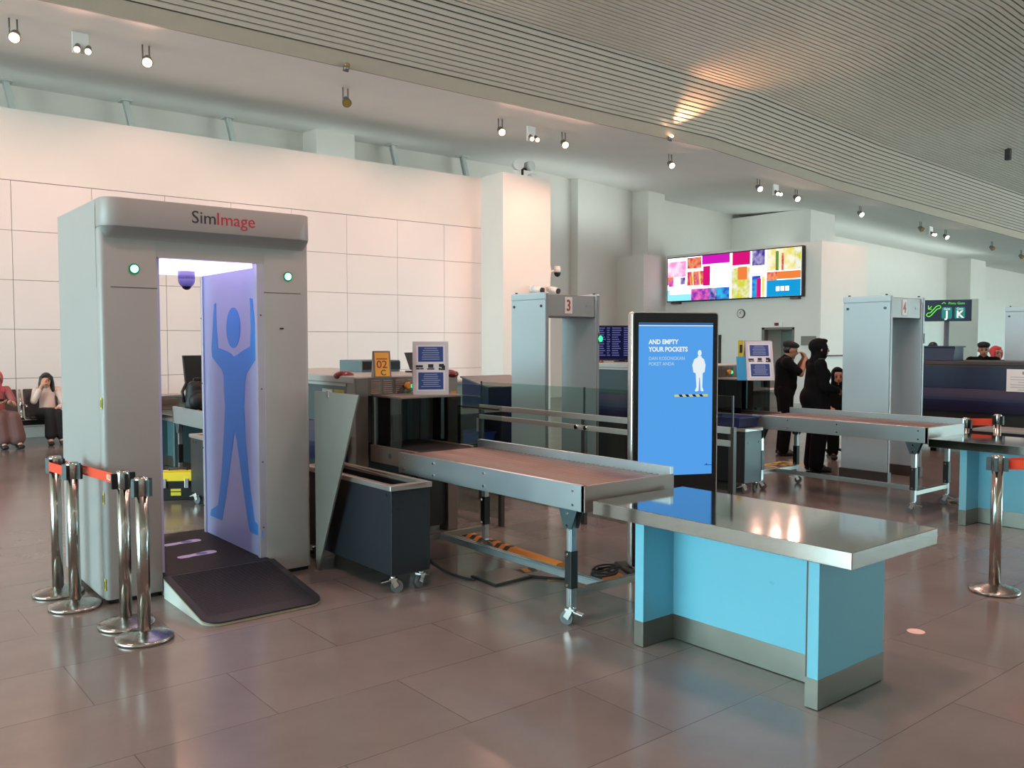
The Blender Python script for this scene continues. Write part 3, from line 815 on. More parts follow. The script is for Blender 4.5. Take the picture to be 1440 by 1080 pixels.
# ------------------------------------------------------------------ roller conveyor
M_roll = mat('warm grey roller tube', (122, 102, 94), 0.42, metal=0.15, var=0.08, scale=20)
def conveyor(label):
    x0, x1, y0, y1, zt, zb = 3.33, 4.08, 3.46, 5.40, 0.82, 0.672
    t = thing('roller_conveyor', label, 'conveyor', (3.7, 4.4, 0), 0, 'roller conveyors')
    ms = [M_galv]
    mb = MB().box(x0, x0+0.03, y0, y1, zb, zt); rl = obj('side_rail', mb, ms, t, 0.002)
    bo = MB()
    for y in (3.55, 4.38, 4.95, 5.32):
        for z in (0.785, 0.705): bo.cyl((x0+0.002, y, z), (x0-0.006, y, z), 0.008, n=8)
    obj('bolt', bo, M_chrome, rl)
    obj('side_rail', MB().box(x1-0.03, x1, y0, y1, zb, zt+0.045), ms, t, 0.002)
    obj('end_plate', MB().box(x0, x1, y0-0.004, y0+0.026, zb, zt), mat('brown grey end plate', (134, 124, 118), 0.42, metal=0.4), t, 0.002)
    n = 40; p_ = (y1-y0-0.08)/n
    for i in range(n):
        y = y0+0.055+i*p_
        obj('roller', MB().cyl((x0+0.03, y, zt-0.026), (x1-0.03, y, zt-0.026), 0.0172, n=12), M_roll, t)
    obj('dark_gap_sheet', MB().box(x0+0.03, x1-0.03, y0+0.026, y1-0.02, 0.742, 0.748), M_black, t)  # black sheet added below so the gaps between rollers look dark
    obj('roller_guard', MB().box(x0+0.028, x0+0.036, y0+0.02, y1, zt-0.02, zt-0.004), M_steel_dull, t)
    g = MB()
    for i in range(n):
        y = y0+0.055+i*p_
        g.cyl((x1-0.036, y, zt-0.026), (x1-0.030, y, zt-0.026), 0.014, n=8)
    obj('roller_bush', g, M_alu, t)
    for (lx, ly) in ((3.365, 3.60), (4.045, 3.60), (3.365, 5.30), (4.045, 5.30)):
        rear = ly > 5
        lg = obj('leg', MB().box(lx-0.02, lx+0.02, ly-0.02, ly+0.02, 0.105, 0.672).box(lx-0.0245, lx-0.0205, ly-0.008, ly+0.008, 0.12, 0.55), M_alu, t, 0.002)
        mb = MB().prism([(ly-0.075, 0.672), (ly+0.075, 0.672), (ly+0.03, 0.56), (ly-0.03, 0.56)], lx-0.03, lx-0.022, 'x').prism([(ly-0.075, 0.672), (ly+0.075, 0.672), (ly+0.03, 0.56), (ly-0.03, 0.56)], lx+0.022, lx+0.03, 'x')
        obj('leg_bracket', mb, M_teal, lg, split=True)
        bb = MB()
        for z in (0.645, 0.58, 0.41, 0.235):
            bb.cyl((lx-0.03, ly, z), (lx-0.036, ly, z), 0.009, n=8)
        obj('bolt', bb, M_chrome, lg)
        obj('leg_sleeve', MB().box(lx-0.027, lx+0.027, ly-0.027, ly+0.027, 0.215, 0.43), M_black, lg, 0.003)
        caster((lx, ly, 0), -1.2 if not rear else 2.2, lg, 0.04)
    M_prof = mat('aluminium profile', (180, 196, 202), 0.32, metal=0.85, var=0.06)
    for y in (3.60, 5.30):
        obj('cross_bar', MB().box(3.385, 4.03, y-0.02, y+0.02, 0.165, 0.205).box(3.385, 4.03, y-0.0225, y-0.02, 0.18, 0.19), M_steel_dull, t, 0.002)
    mb = MB().box(3.60, 3.655, 3.62, 5.28, 0.165, 0.20); mb.box(3.607, 3.628, 3.62, 5.28, 0.20, 0.207); mb.box(3.635, 3.65, 3.62, 5.28, 0.20, 0.207)
    obj('long_bar', mb, M_prof, t, 0.002)
    return t
C1 = conveyor('grey roller conveyor feeding the foreground blue table, on caster legs')

# ------------------------------------------------------------------ x-ray machine
M_lid = mat('pale grey machine lid', (160, 164, 162), 0.4, var=0.04)
M_face = mat('brushed machine face', (110, 103, 98), 0.36, metal=0.55, var=0.06, scale=10)
M_darkglass = glass_mat('dark tinted hood glass', (0.34, 0.38, 0.38), ior=1.5)
M_tunnel = mat('black tunnel lining', (14, 14, 15), 0.7)
M_beacon = mat('dark red beacon cap', (104, 22, 30), 0.3)
def xray(label):
    x0, x1, y0, y1, z1 = 3.37, 4.36, 6.10, 8.45, 1.345
    t = thing('x_ray_machine', label, 'baggage scanner', (3.86, 7.2, 0), 0, 'x-ray baggage scanners')
    # body: profile in x-z swept along y
    obj('upper_cover', MB().box(x0+0.01, x1-0.01, y0+0.14, y1, 0.95, z1-0.06), M_teal, t, 0.006)
    be = [(x0+0.03, 0.62), (x1-0.03, 0.62), (x1-0.01, 0.95), (x0+0.01, 0.95)]
    cur = []
    for i in range(9):
        a = i/8; cur.append((x0-0.05*math.sin(a*PI), 0.62+0.33*a))
    poly = [(x1-0.02, 0.62), (x1-0.02, 0.95)]+list(reversed(cur))
    obj('belly_panel', MB().prism(poly, y0+0.14, y1, 'y', False), M_navy, t)
    obj('base_frame', MB().box(x0+0.05, x1-0.03, y0+0.14, y1-0.02, 0.10, 0.62), mat('black base cover', (26, 28, 30), 0.5), t, 0.006)
    obj('lid', MB().box(x0-0.005, x1+0.005, y0+0.02, y1+0.01, z1-0.06, z1), M_lid, t, 0.01)
    obj('side_strip', MB().box(x0+0.002, x0+0.012, y0+0.16, y1, 1.262, 1.285), M_lid, t)
    # end frame
    mb = MB().box(x0, x0+0.115, y0, y0+0.14, 0.62, z1-0.012); obj('end_pillar', mb, M_face, t, 0.006)
    obj('end_pillar', MB().box(x1-0.105, x1, y0, y0+0.14, 0.0, z1-0.012), M_brown, t, 0.006)
    mb = MB().box(x0+0.115, x1-0.105, y0, y0+0.14, 1.19, z1-0.012)
    for c in range(4):
        for r in range(7):
            xx = x0+0.135+c*0.115; zz = 1.205+r*0.0165
            mb.hexa([(xx, y0-0.008, zz), (xx+0.085, y0-0.008, zz), (xx+0.085, y0, zz+0.002), (xx, y0, zz+0.002), (xx, y0-0.004, zz+0.006), (xx+0.085, y0-0.004, zz+0.006), (xx+0.085, y0, zz+0.010), (xx, y0, zz+0.010)])
    obj('louver_panel', mb, M_face, t)
    obj('lower_end_cover', MB().box(x0+0.02, x1-0.105, y0+0.03, y0+0.14, 0.05, 0.70), mat('black base cover', (26, 28, 30), 0.5), t, 0.004)
    # tunnel
    mb = MB()
    mb.box(x0+0.115, x0+0.125, y0+0.03, y1-0.05, 0.70, 1.19); mb.box(x1-0.115, x1-0.105, y0+0.03, y1-0.05, 0.70, 1.19)
    mb.box(x0+0.115, x1-0.105, y0+0.16, y1-0.05, 1.18, 1.19); mb.box(x0+0.115, x1-0.105, y0+0.75, y0+0.78, 0.70, 1.19)
    obj('tunnel_lining', mb, M_tunnel, t)
    mb = MB()
    for k in range(11):
        xx = x0+0.135+k*0.067
        if xx < x1-0.17: mb.box(xx, xx+0.062, y0+0.10+0.004*(k % 2), y0+0.104+0.004*(k % 2), 0.80, 1.185)
    obj('lead_curtain', mb, mat('black lead rubber curtain', (30, 31, 33), 0.55, rvar=0.1), t)
    # hood
    hx0, hx1, hy = x0+0.16, x1-0.27, y0-0.42
    hd = obj('hood_roof', MB().hexa([(hx0-.01, hy-.01, 1.183), (hx1+.01, hy-.01, 1.183), (hx1+.12, y0, 1.183), (hx0-.01, y0, 1.183), (hx0-.01, hy-.01, 1.198), (hx1+.01, hy-.01, 1.198), (hx1+.12, y0, 1.198), (hx0-.01, y0, 1.198)]), M_brown, t, 0.003)
    obj('hood_glass', MB().box(hx0, hx0+0.008, hy, y0-0.03, 0.80, 1.183), M_darkglass, hd)
    obj('hood_glass', MB().box(hx1-0.008, hx1, hy, y0-0.03, 0.80, 1.183), M_darkglass, hd)
    obj('hood_hinge', MB().box(hx0-0.012, hx0+0.022, y0-0.035, y0, 0.80, 1.183), M_alu, hd, 0.002)
    obj('hood_hinge', MB().box(hx1+0.07, hx1+0.105, y0-0.035, y0, 0.80, 1.183), M_alu, hd, 0.002)
    # belt stub
    obj('belt_bed', MB().box(x0+0.165, x1-0.30, y0-0.66, y0+0.2, 0.70, 0.775), mat('black base cover', (26, 28, 30), 0.5), t)
    obj('conveyor_belt', MB().box(x0+0.165, x1-0.30, y0-0.65, y0+0.7, 0.777, 0.792), M_rubber, t, 0.004)
    obj('belt_side', MB().box(x0+0.13, x0+0.165, y0-0.66, y0, 0.665, 0.80), M_brown, t, 0.003)
    obj('belt_side', MB().box(x1-0.29, x1-0.26, y0-0.58, y0, 0.665, 0.80), M_brown, t, 0.003)
    obj('roller_cap', MB().cyl((x0+0.128, y0-0.30, 0.735), (x0+0.133, y0-0.30, 0.735), 0.022, n=14), M_black, t)
    # controls
    xb, zb = at_y(571, 541, 6.1).x, 1.262
    obj('stop_button', MB().cyl((xb, y0, zb), (xb, y0-0.03, zb), 0.026, 0.03, 18).cyl((xb, y0-0.03, zb), (xb, y0-0.04, zb), 0.03, 0.022, 18), mat('amber stop button', (206, 130, 40), 0.35), t)
    obj('green_lamp', MB().sph((xb+0.062, y0-0.01, zb-0.006), 0.02, 14, 8), emit_mat('green pilot lamp', (60, 240, 150), 1.8), t)
    for (bx, by) in ((x0+0.06, y0+0.30), (x0+0.12, y1-0.5), (x1-0.05, y0+0.06)):
        obj('beacon_cap', MB().sph((bx, by, z1-0.002), (0.085, 0.085, 0.04), 20, 10), M_beacon, t)
    obj('yellow_tag', MB().box(x1-0.075, x1-0.02, y0-0.004, y0, 1.13, 1.20), mat('ochre tag', (184, 132, 40), 0.6), t)
    # side stickers
    for (ya, yb_, m_) in ((6.50, 6.68, mat('pale grey label', (150, 160, 158), 0.6)), (6.30, 6.48, mat('olive yellow label', (178, 164, 66), 0.6))):
        obj('label_sticker', MB().box(x0+0.006, x0+0.010, ya, yb_, 1.05, 1.23), m_, t)
    obj('label_print', MB().box(x0+0.003, x0+0.006, 6.36, 6.38, 1.09, 1.13).box(x0+0.003, x0+0.006, 6.41, 6.43, 1.09, 1.13), M_black, t, split=True)
    # rear housing on the lid
    obj('top_housing', MB().box(3.90, 4.30, 6.94, 7.36, z1, 1.452), mat('blue grey housing', (84, 108, 114), 0.4), t, 0.004)
    obj('housing_front', MB().box(3.905, 4.30, 6.932, 6.941, z1+0.022, 1.44), M_black, t)
    obj('foot', MB().box(x0+0.1, x0+0.2, y0+0.3, y0+0.4, 0, 0.1).box(x1-0.2, x1-0.1, y1-0.4, y1-0.3, 0, 0.1).box(x0+0.1, x0+0.2, y1-0.4, y1-0.3, 0, 0.1).box(x1-0.2, x1-0.1, y0+0.3, y0+0.4, 0, 0.1), M_black, t, split=True)
    return t
X1 = xray('nearest x-ray baggage scanner, its dark tunnel hood behind the wheeled tray cart')

# ------------------------------------------------------------------ tray cart
M_cart = mat('dark slate cart panel', (28, 32, 39), 0.42, var=0.06, scale=4)
def tray_cart(label):
    x0, x1, y0, y1, z0, z1 = 2.885, 3.18, 4.77, 6.02, 0.115, 0.70
    t = thing('tray_cart', label, 'cart', (3.03, 5.4, 0), 0, 'wheeled tray carts')
    mb = MB()
    mb.box(x0, x0+0.015, y0, y1, z0, z1-0.03); mb.box(x1-0.015, x1, y0, y1, z0, z1-0.03)
    mb.box(x0+0.015, x1-0.015, y0, y0+0.015, z0, z1-0.03); mb.box(x0+0.015, x1-0.015, y1-0.015, y1, z0, z1-0.03)
    mb.box(x0+0.015, x1-0.015, y0+0.015, y1-0.015, z0, z0+0.02)
    obj('cart_body', mb, M_cart, t, 0.002)
    obj('cart_lining', MB().box(x0+0.02, x1-0.02, y0+0.02, y1-0.02, 0.60, 0.63), M_black, t)
    mb = MB()
    o = 0.012
    mb.box(x0-o, x0+0.03, y0-o, y1+o, z1-0.035, z1); mb.box(x1-0.03, x1+o, y0-o, y1+o, z1-0.035, z1)
    mb.box(x0+0.03, x1-0.03, y0-o, y0+0.05, z1-0.035, z1); mb.box(x0+0.03, x1-0.03, y1-0.05, y1+o, z1-0.035, z1)
    obj('top_rim', mb, mat('satin aluminium rim', (190, 184, 178), 0.32, metal=0.8), t, 0.004)
    mb = MB()
    for x, z in ((x0+0.055, 0.565), (x1-0.05, 0.565)): mb.cyl((x, y0+0.001, z-0.02), (x, y0-0.003, z-0.02), 0.012, n=12)
    for y, z in ((y0+0.06, 0.63), (y1-0.15, 0.63), (y1-0.08, 0.63)): mb.cyl((x0+0.001, y, z), (x0-0.003, y, z), 0.011, n=12)
    obj('hole_plug', mb, M_black, t, split=True)
    for x, y, a in ((x0+0.03, y0+0.035, 2.6), (x1-0.05, y0+0.035, 0.3), (x0+0.03, y1-0.05, 2.0), (x1-0.05, y1-0.05, 1.0)):
        caster((x, y, 0), a, t, 0.04)
    return t
K1 = tray_cart('dark slate wheeled tray cart beside the leaning grey wing panel')

# second and third lanes
L2 = (4.75, 0.36, 0)
C2 = dup(C1, (4.77, 0.36, 0), 'roller conveyor of the farther lane, leading to the far blue table')
X2 = dup(X1, L2, 'x-ray baggage scanner of the second lane, partly hidden by the upright display')
K2 = dup(K1, (4.83, 0.80, 0), 'dark tray cart just right of the upright display, blue trays on top')
T2 = dup(T1, (4.49, 0.29, 0), 'far blue inspection table cut by the right edge of the picture')
X3 = dup(X1, (9.5, -1.75, 0), 'dark blue x-ray scanner at the far right with a paper notice on its side')
def remat(thing_, part, m, drop_=False):
    for ch in list(thing_.children):
        if ch.name.split('.')[0] == part:
            if drop_:
                for g in list(ch.children): bpy.data.objects.remove(g)
                bpy.data.objects.remove(ch)
            else:
                ch.data = ch.data.copy(); ch.data.materials[0] = m
remat(X3, 'top_housing', None, True); remat(X3, 'housing_front', None, True); remat(X3, 'beacon_cap', None, True)
remat(X3, 'lid', mat('dark bronze lid', (58, 54, 52), 0.5)); remat(X3, 'side_strip', mat('dark bronze lid', (58, 54, 52), 0.5)); remat(X3, 'upper_cover', mat('deep blue cover', (26, 44, 74), 0.45))
remat(X3, 'label_sticker', None, True); remat(X3, 'label_print', None, True)
# infeed side of the first lane, seen through the arch
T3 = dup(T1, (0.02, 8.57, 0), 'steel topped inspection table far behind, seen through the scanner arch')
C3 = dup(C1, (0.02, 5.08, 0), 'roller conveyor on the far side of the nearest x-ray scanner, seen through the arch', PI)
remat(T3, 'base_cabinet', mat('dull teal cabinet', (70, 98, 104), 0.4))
K3 = dup(K1, (0.10, 2.76, 0), 'dark wheeled cart behind the arch, right of the yellow lidded toolbox')

# ------------------------------------------------------------------ signs on the machines
M_posterblue = mat('poster blue', (38, 64, 130), 0.5); M_posterwhite = mat('poster white', (214, 212, 222), 0.5)
def poster_board(label, c, ang, w, h, lean, tint=None):
    """tent sign: c = centre of foot, facing local -y"""
    t = thing('notice_board', label, 'sign', tuple(c), ang, 'tent notices on the hoods')
    def pt(u, v, off): # u across, v up the leaning sheet
        return Vector((u, lean*v-off, v*math.sqrt(max(0.01, 1-lean*lean))))
    def sheet(u0, u1, v0, v1, o0, o1):
        return [pt(u0, v0, o1), pt(u1, v0, o1), pt(u1, v0, o0), pt(u0, v0, o0), pt(u0, v1, o1), pt(u1, v1, o1), pt(u1, v1, o0), pt(u0, v1, o0)]
    obj('board', MB().hexa(sheet(-w/2, w/2, 0, h, 0, 0.006)), tint or mat('white acrylic holder', (196, 192, 200), 0.35), t, local=True)
    back = MB().hexa([(-w/2, lean*h+0.004, h*0.99), (w/2, lean*h+0.004, h*0.99), (w/2, lean*h+0.14, 0), (-w/2, lean*h+0.14, 0), (-w/2, lean*h+0.010, h*0.99), (w/2, lean*h+0.010, h*0.99), (w/2, lean*h+0.146, 0), (-w/2, lean*h+0.146, 0)])
    back.v = [Vector(v) for v in back.v]
    obj('rear_leaf', back, tint or mat('white acrylic holder', (196, 192, 200), 0.35), t, local=True)
    q = 0.06*w/0.3
    po = obj('poster', MB().hexa(sheet(-w/2+q*.5, w/2-q*.5, 0.07*h, 0.93*h, 0.006, 0.0075)), M_posterwhite, t, local=True)
    b = MB()
    b.hexa(sheet(-w/2+q*.75, w/2-q*.75, 0.62*h, 0.905*h, 0.0075, 0.0085)); b.hexa(sheet(-w/2+q*.75, w/2-q*.75, 0.10*h, 0.42*h, 0.0075, 0.0085))
    obj('blue_block', b, M_posterblue, po, local=True)
    ln = MB()
    rnd = random.Random(3)
    for v0, v1, n in ((0.64, 0.885, 6), (0.13, 0.395, 7)):
        for i in range(n):
            v = h*(v1-(v1-v0)*(i+.3)/n); ww = (w-2*q)*(0.3 if i == 0 else rnd.uniform(.33, .46))
            ln.hexa(sheet(-ww, ww, v-0.006*h, v+0.006*h, 0.0085, 0.009))
    obj('print_line', ln, mat('pale print', (150, 160, 190), 0.6), po, local=True, split=True)
    ic = MB()
    for (u, v, a, b2) in ((-.32, .535, .1, .022), (-.36, .49, .05, .014), (-.25, .49, .05, .012), (0, .54, .075, .035), (0, .485, .10, .012), (.3, .55, .07, .03), (.35, .52, .05, .03), (.25, .485, .03, .02), (.34, .475, .06, .014)):
        ic.hexa(sheet((u-a)*w, (u+a)*w, (v-b2)*h, (v+b2)*h, 0.0075, 0.0085))
    obj('print_icon', ic, mat('dark print', (34, 32, 44), 0.6), po, local=True, split=True)
    return t
c = at_z(606, 555, 1.198)
poster_board('white notice board with blue text blocks standing on the nearest scanner hood', (c.x, c.y, 1.198), -math.radians(30), 0.285, 0.425, 0.06)
c = at_z(1066, 535, 1.198)
poster_board('tilted notice board with blue text blocks on the second lane scanner hood', (c.x+0.05, c.y, 1.198), -math.radians(38), 0.30, 0.44, 0.24)
# amber lane number tent
c = at_z(540, 531, 1.345)
t = thing('lane_sign', 'amber tent sign reading 02 C on top of the nearest x-ray scanner', 'sign', (c.x, c.y+0.04, 1.345), -math.radians(22))
def tent(y0, lean, sgn):
    w, h = 0.135, 0.205
    return [(-w/2, sgn*y0, 0), (w/2, sgn*y0, 0), (w/2, sgn*(y0+0.008), 0), (-w/2, sgn*(y0+0.008), 0), (-w/2, sgn*0.0, h), (w/2, sgn*0.0, h), (w/2, sgn*0.008, h), (-w/2, sgn*0.008, h)]
g = mat('grey sign frame', (104, 100, 98), 0.45)
obj('front_leaf', MB().hexa([Vector(v) for v in tent(0.07, 0, -1)]), g, t, 0.004, local=True)
obj('rear_leaf', MB().hexa([Vector(v) for v in tent(0.07, 0, 1)]), g, t, 0.004, local=True)
sl = 0.07/0.205
def tp(u, v, o): return Vector((u, -0.07+sl*v-0.009-o, v))
fc = obj('amber_face', MB().hexa([tp(-.055, .012, .003), tp(.055, .012, .003), tp(.055, .012, 0), tp(-.055, .012, 0), tp(-.055, .193, .003), tp(.055, .193, .003), tp(.055, .193, 0), tp(-.055, .193, 0)]), mat('amber sign face', (216, 156, 54), 0.5), t, 0.002, local=True)
yd = Vector((0, sl, 1)).normalized()
obj('numeral', text_mb('02', 0.085, tp(-.002, .075, .0035), (1, 0, 0), yd, 0.001, 'CENTER', 0.001), mat('brown red numeral', (122, 56, 30), 0.6), fc, local=True)
obj('letter', text_mb('C', 0.062, tp(0.006, .02, .0035), (1, 0, 0), yd, 0.001, 'CENTER', 0.001), mat('dark green letter', (70, 72, 40), 0.6), fc, local=True)
obj('heading_line', MB().hexa([tp(-.042, .140, .004), tp(.042, .140, .004), tp(.042, .140, .003), tp(-.042, .140, .003), tp(-.042, .148, .004), tp(.042, .148, .004), tp(.042, .148, .003), tp(-.042, .148, .003)]), mat('brown red numeral', (122, 56, 30), 0.6), fc, local=True)
obj('tent_side', MB().add([(-.0675, -.07, 0), (-.0675, .07, 0), (-.0675, 0, .205), (-.063, -.07, 0), (-.063, .07, 0), (-.063, 0, .205)], [(0, 2, 1), (3, 4, 5), (0, 1, 4, 3), (1, 2, 5, 4), (2, 0, 3, 5)]), mat('pale grey leaf', (150, 150, 150), 0.4), t, local=True)
# second lane: blue and yellow little sign beside its tent notice
c = at_z(1044, 535, 1.198)
t = thing('pocket_sign', 'small blue sign with a yellow top left of the tilted notice board', 'sign', (c.x+0.02, c.y+0.02, 1.198), -math.radians(38))
obj('blue_leaf', MB().hexa([(-.05, 0, 0), (.05, 0, 0), (.05, .01, 0), (-.05, .01, 0), (-.05, .05, .26), (.05, .05, .26), (.05, .06, .26), (-.05, .06, .26)]), mat('clear blue card', (46, 140, 190), 0.4), t, local=True)
obj('yellow_card', MB().box(-.03, .03, .06, .068, .29, .44).box(-.03, .03, .06, .068, .0, .29), mat('yellow card', (196, 170, 50), 0.5), t, local=True)
obj('dark_print', MB().box(-.014, .014, .056, .06, .30, .39), mat('dark print', (34, 32, 44), 0.6), t, local=True)

t = thing('monitor', 'black monitor edge behind the near white notice board', 'monitor', (4.25, 6.62, 1.345), 0)
obj('screen_panel', MB().hexa([(4.20, 6.58, 1.37), (4.42, 6.60, 1.37), (4.42, 6.63, 1.37), (4.20, 6.61, 1.37), (4.17, 6.63, 1.525), (4.42, 6.65, 1.525), (4.42, 6.68, 1.525), (4.17, 6.66, 1.525)]), M_black, t, 0.004)
obj('stand', MB().box(4.22, 4.34, 6.56, 6.72, 1.345, 1.36).box(4.26, 4.30, 6.63, 6.67, 1.36, 1.44), M_black, t)
# ------------------------------------------------------------------ upright display
ang = -math.radians(24.7)
fl_ = at_z(884, 806)
tw, td, th_ = 0.655, 0.075, 1.83
ctr = Vector((fl_.x+0.02, fl_.y, 0))+Vector((math.cos(ang), math.sin(ang), 0))*tw/2
D = thing('digital_display', 'upright digital display with a bright blue screen telling people to empty their pockets', 'display', tuple(ctr), ang)
def rr(x0, x1, z0, z1, r, n=6):
    pts = []
    for cx, cz, a0 in ((x1-r, z1-r, 0), (x0+r, z1-r, PI/2), (x0+r, z0+r, PI), (x1-r, z0+r, 1.5*PI)):
        for i in range(n+1):
            a = a0+i/n*PI/2; pts.append((cx+r*math.cos(a), cz+r*math.sin(a)))
    return pts
obj('silver_case', MB().prism(rr(-tw/2, tw/2, 0.03, th_, 0.025), -0.004, td, 'y', True), mat('silver display frame', (206, 204, 200), 0.25, metal=0.8), D, local=True)
obj('black_bezel', MB().prism(rr(-tw/2+0.008, tw/2-0.008, 0.04, th_-0.008, 0.018), -0.009, 0.0, 'y'), mat('black gloss bezel', (12, 12, 16), 0.12), D, 0.002, local=True)
obj('foot_plate', MB().box(-tw/2-0.04, tw/2+0.04, -0.14, 0.22, 0.0, 0.03), M_black, D, 0.008, local=True)
sw = tw-0.09; sx0 = -sw/2; sz1, sz0 = th_-0.075, th_-0.075-1.075
M_scr = emit_mat('display blue', (90, 168, 246), 0.98)
S_ = obj('screen', MB().box(sx0, -sx0, -0.0105, -0.009, sz0, sz1), M_scr, D, local=True)
M_lt = emit_mat('display white', (240, 250, 255), 1.0); M_lb = emit_mat('display pale blue', (176, 216, 250), 0.95)
obj('screen_bar', MB().box(sx0, -sx0, -0.0112, -0.0105, sz1-0.024, sz1-0.018), M_lt, S_, local=True)
obj('screen_bar', MB().box(sx0, -sx0, -0.0112, -0.0105, sz1-0.018, sz1), emit_mat('display top strip', (60, 110, 160), 0.9), S_, local=True)
tx = sx0+sw*0.133
for body, size, zz, b, m_, sq in (('AND EMPTY', 0.045, 0.150, 0.0016, M_lt, .90), ('YOUR POCKETS', 0.045, 0.202, 0.0016, M_lt, .90), ('DAN KOSONGKAN', 0.034, 0.262, 0.0005, M_lb, .91), ('POKET ANDA', 0.034, 0.300, 0.0005, M_lb, .91)):
    obj('lettering', text_mb(body, size, (tx, -0.0107, sz1-zz), (1, 0, 0), (0, 0, 1), b, depth=0.0004, squeeze=sq), m_, S_, local=True)
# standing figure pictogram, in screen fractions measured from the picture
def sp(px, py): # zoomed crop pixel -> screen plane
    return (sx0+sw*(px-115)/(540-115), sz1-(sz1-sz0)*(py-128)/(937-128))
pic = [(452, 305), (452, 312), (432, 322), (421, 352), (428, 392), (441, 396), (446, 470), (437, 490), (444, 494), (459, 490), (462, 420), (466, 420), (470, 490), (483, 494), (488, 490), (480, 470), (482, 396), (493, 390), (498, 352), (488, 322), (474, 312), (474, 305)]
mb = MB().prism([sp(*q) for q in pic], -0.0112, -0.0105, 'y')
mb.prism([sp(463+11*math.cos(a), 289+16*math.sin(a)) for a in [2*PI*i/20 for i in range(20)]], -0.0112, -0.0105, 'y')
obj('standing_figure', mb, M_lt, S_, local=True)
hz = obj('hazard_bar', MB().prism([sp(320, 509), (sp(513, 509)[0], sp(0, 509)[1]), (sp(513, 521)[0], sp(0, 521)[1]), sp(320, 521)], -0.0112, -0.0105, 'y'), emit_mat('display yellow', (226, 214, 130), 0.95), S_, local=True)
mb = MB()
for a in (348, 386, 426, 466): mb.prism([sp(a-6, 509), sp(a+12, 509), sp(a+22, 521), sp(a+4, 521)], -0.0118, -0.0112, 'y')
obj('hazard_stripe', mb, emit_mat('display black', (40, 44, 60), 0.6), hz, local=True)
mb = MB()
mb.tube([(x, -0.0108, z) for x, z in (sp(498, 890), sp(508, 884), sp(512, 889), sp(540, 890))], 0.0022, 6)
mb.prism([sp(503, 886), sp(510, 881), sp(514, 886), sp(509, 890)], -0.0112, -0.0105, 'y')
obj('screen_mark', mb, emit_mat('display navy', (40, 50, 130), 0.8), S_, local=True)
# cables at its foot
q = Vector((ctr.x-0.50, ctr.y+0.20, 0))
mb = MB()
for k in range(4):
    mb.tube([q+Vector(((0.09+0.012*k)*math.cos(a+k)+0.01*k, (0.08-0.008*k)*math.sin(a+k), 0.010+0.012*k+0.012*math.sin(a+2*k)**2)) for a in [2*PI*i/40 for i in range(39)]], 0.007, 8)
o = obj('cable_coil', mb, M_rubber); tag(o, 'loops of black cable on the floor at the foot of the upright display', 'cable')

# ------------------------------------------------------------------ glass barrier between conveyor and gate 3
XB = 5.35
M_glass = glass_mat('greenish barrier glass', (0.78, 0.88, 0.85), ior=1.5)
M_gpost = mat('dark grey barrier post', (74, 72, 70), 0.4, metal=0.4)
B = thing('glass_barrier', 'long low glass barrier with steel rails behind the foreground roller conveyor', 'barrier', (XB, 5.5, 0))
ys = [at_x(px, 545, XB).y for px in (677, 822, 1031)]
zt = 1.215
for i, (ya, yb_) in enumerate(zip(ys, ys[1:])):
    obj('glass_panel', MB().box(XB-0.005, XB+0.005, yb_+0.006, ya-0.006, 0.08, zt), M_glass, B)
for i, y in enumerate(ys):
    obj('post', MB().box(XB-0.02, XB+0.02, y-0.022, y+0.022, 0.0, 0.985), M_gpost, B, 0.003)
    obj('glass_edge', MB().box(XB-0.007, XB+0.007, y-0.006, y+0.006, 0.985, zt+0.005), M_black, B)
M_rail = mat('satin barrier rail', (186, 190, 188), 0.35, metal=0.5)
for z0, z1 in ((0.935, 0.985), (0.84, 0.885)):
    obj('rail', MB().box(XB-0.03, XB-0.012, ys[-1], ys[0], z0, z1), M_rail, B, 0.003)
pb = MB()
for dy in (0.06, -0.06): pb.cyl((XB-0.03, ys[1]+dy, 0.865), (XB-0.055, ys[1]+dy, 0.865), 0.02, n=12)
obj('lock_knob', pb, M_chrome, B, split=True)
G = thing('glass_gate', 'narrow glass gate leaf with hinges at the left end of the glass barrier', 'gate', (XB, ys[0]+0.25, 0))
obj('glass_panel', MB().box(XB-0.005, XB+0.005, ys[0]+0.03, ys[0]+0.62, 0.08, 1.06), M_glass, G)
mb = MB()
for z in (0.45, 0.82): mb.box(XB-0.02, XB+0.015, ys[0]+0.022, ys[0]+0.06, z-0.12, z+0.02)
obj('hinge', mb, M_alu, G, 0.002, split=True)
obj('leaf_frame', MB().box(XB-0.012, XB+0.012, ys[0]+0.60, ys[0]+0.63, 0, 1.06).box(XB-0.012, XB+0.012, ys[0]+0.03, ys[0]+0.63, 1.055, 1.065), M_gpost, G)
G2 = thing('glass_guard', 'clear glass guard between the nearest scanner hood and the glass gate', 'barrier', (4.72, 6.2, 0))
y0g, y1g = 5.95, 7.2
obj('glass_panel', MB().box(4.715, 4.725, y0g, y1g, 0.06, 1.235), M_glass, G2)
obj('rail', MB().box(4.69, 4.70, y0g, y1g, 1.02, 1.035), M_gpost, G2)
obj('post', MB().box(4.70, 4.74, y0g-0.02, y0g+0.02, 0, 0.5).box(4.70, 4.74, y1g-0.02, y1g+0.02, 0, 0.5), M_gpost, G2, split=True)

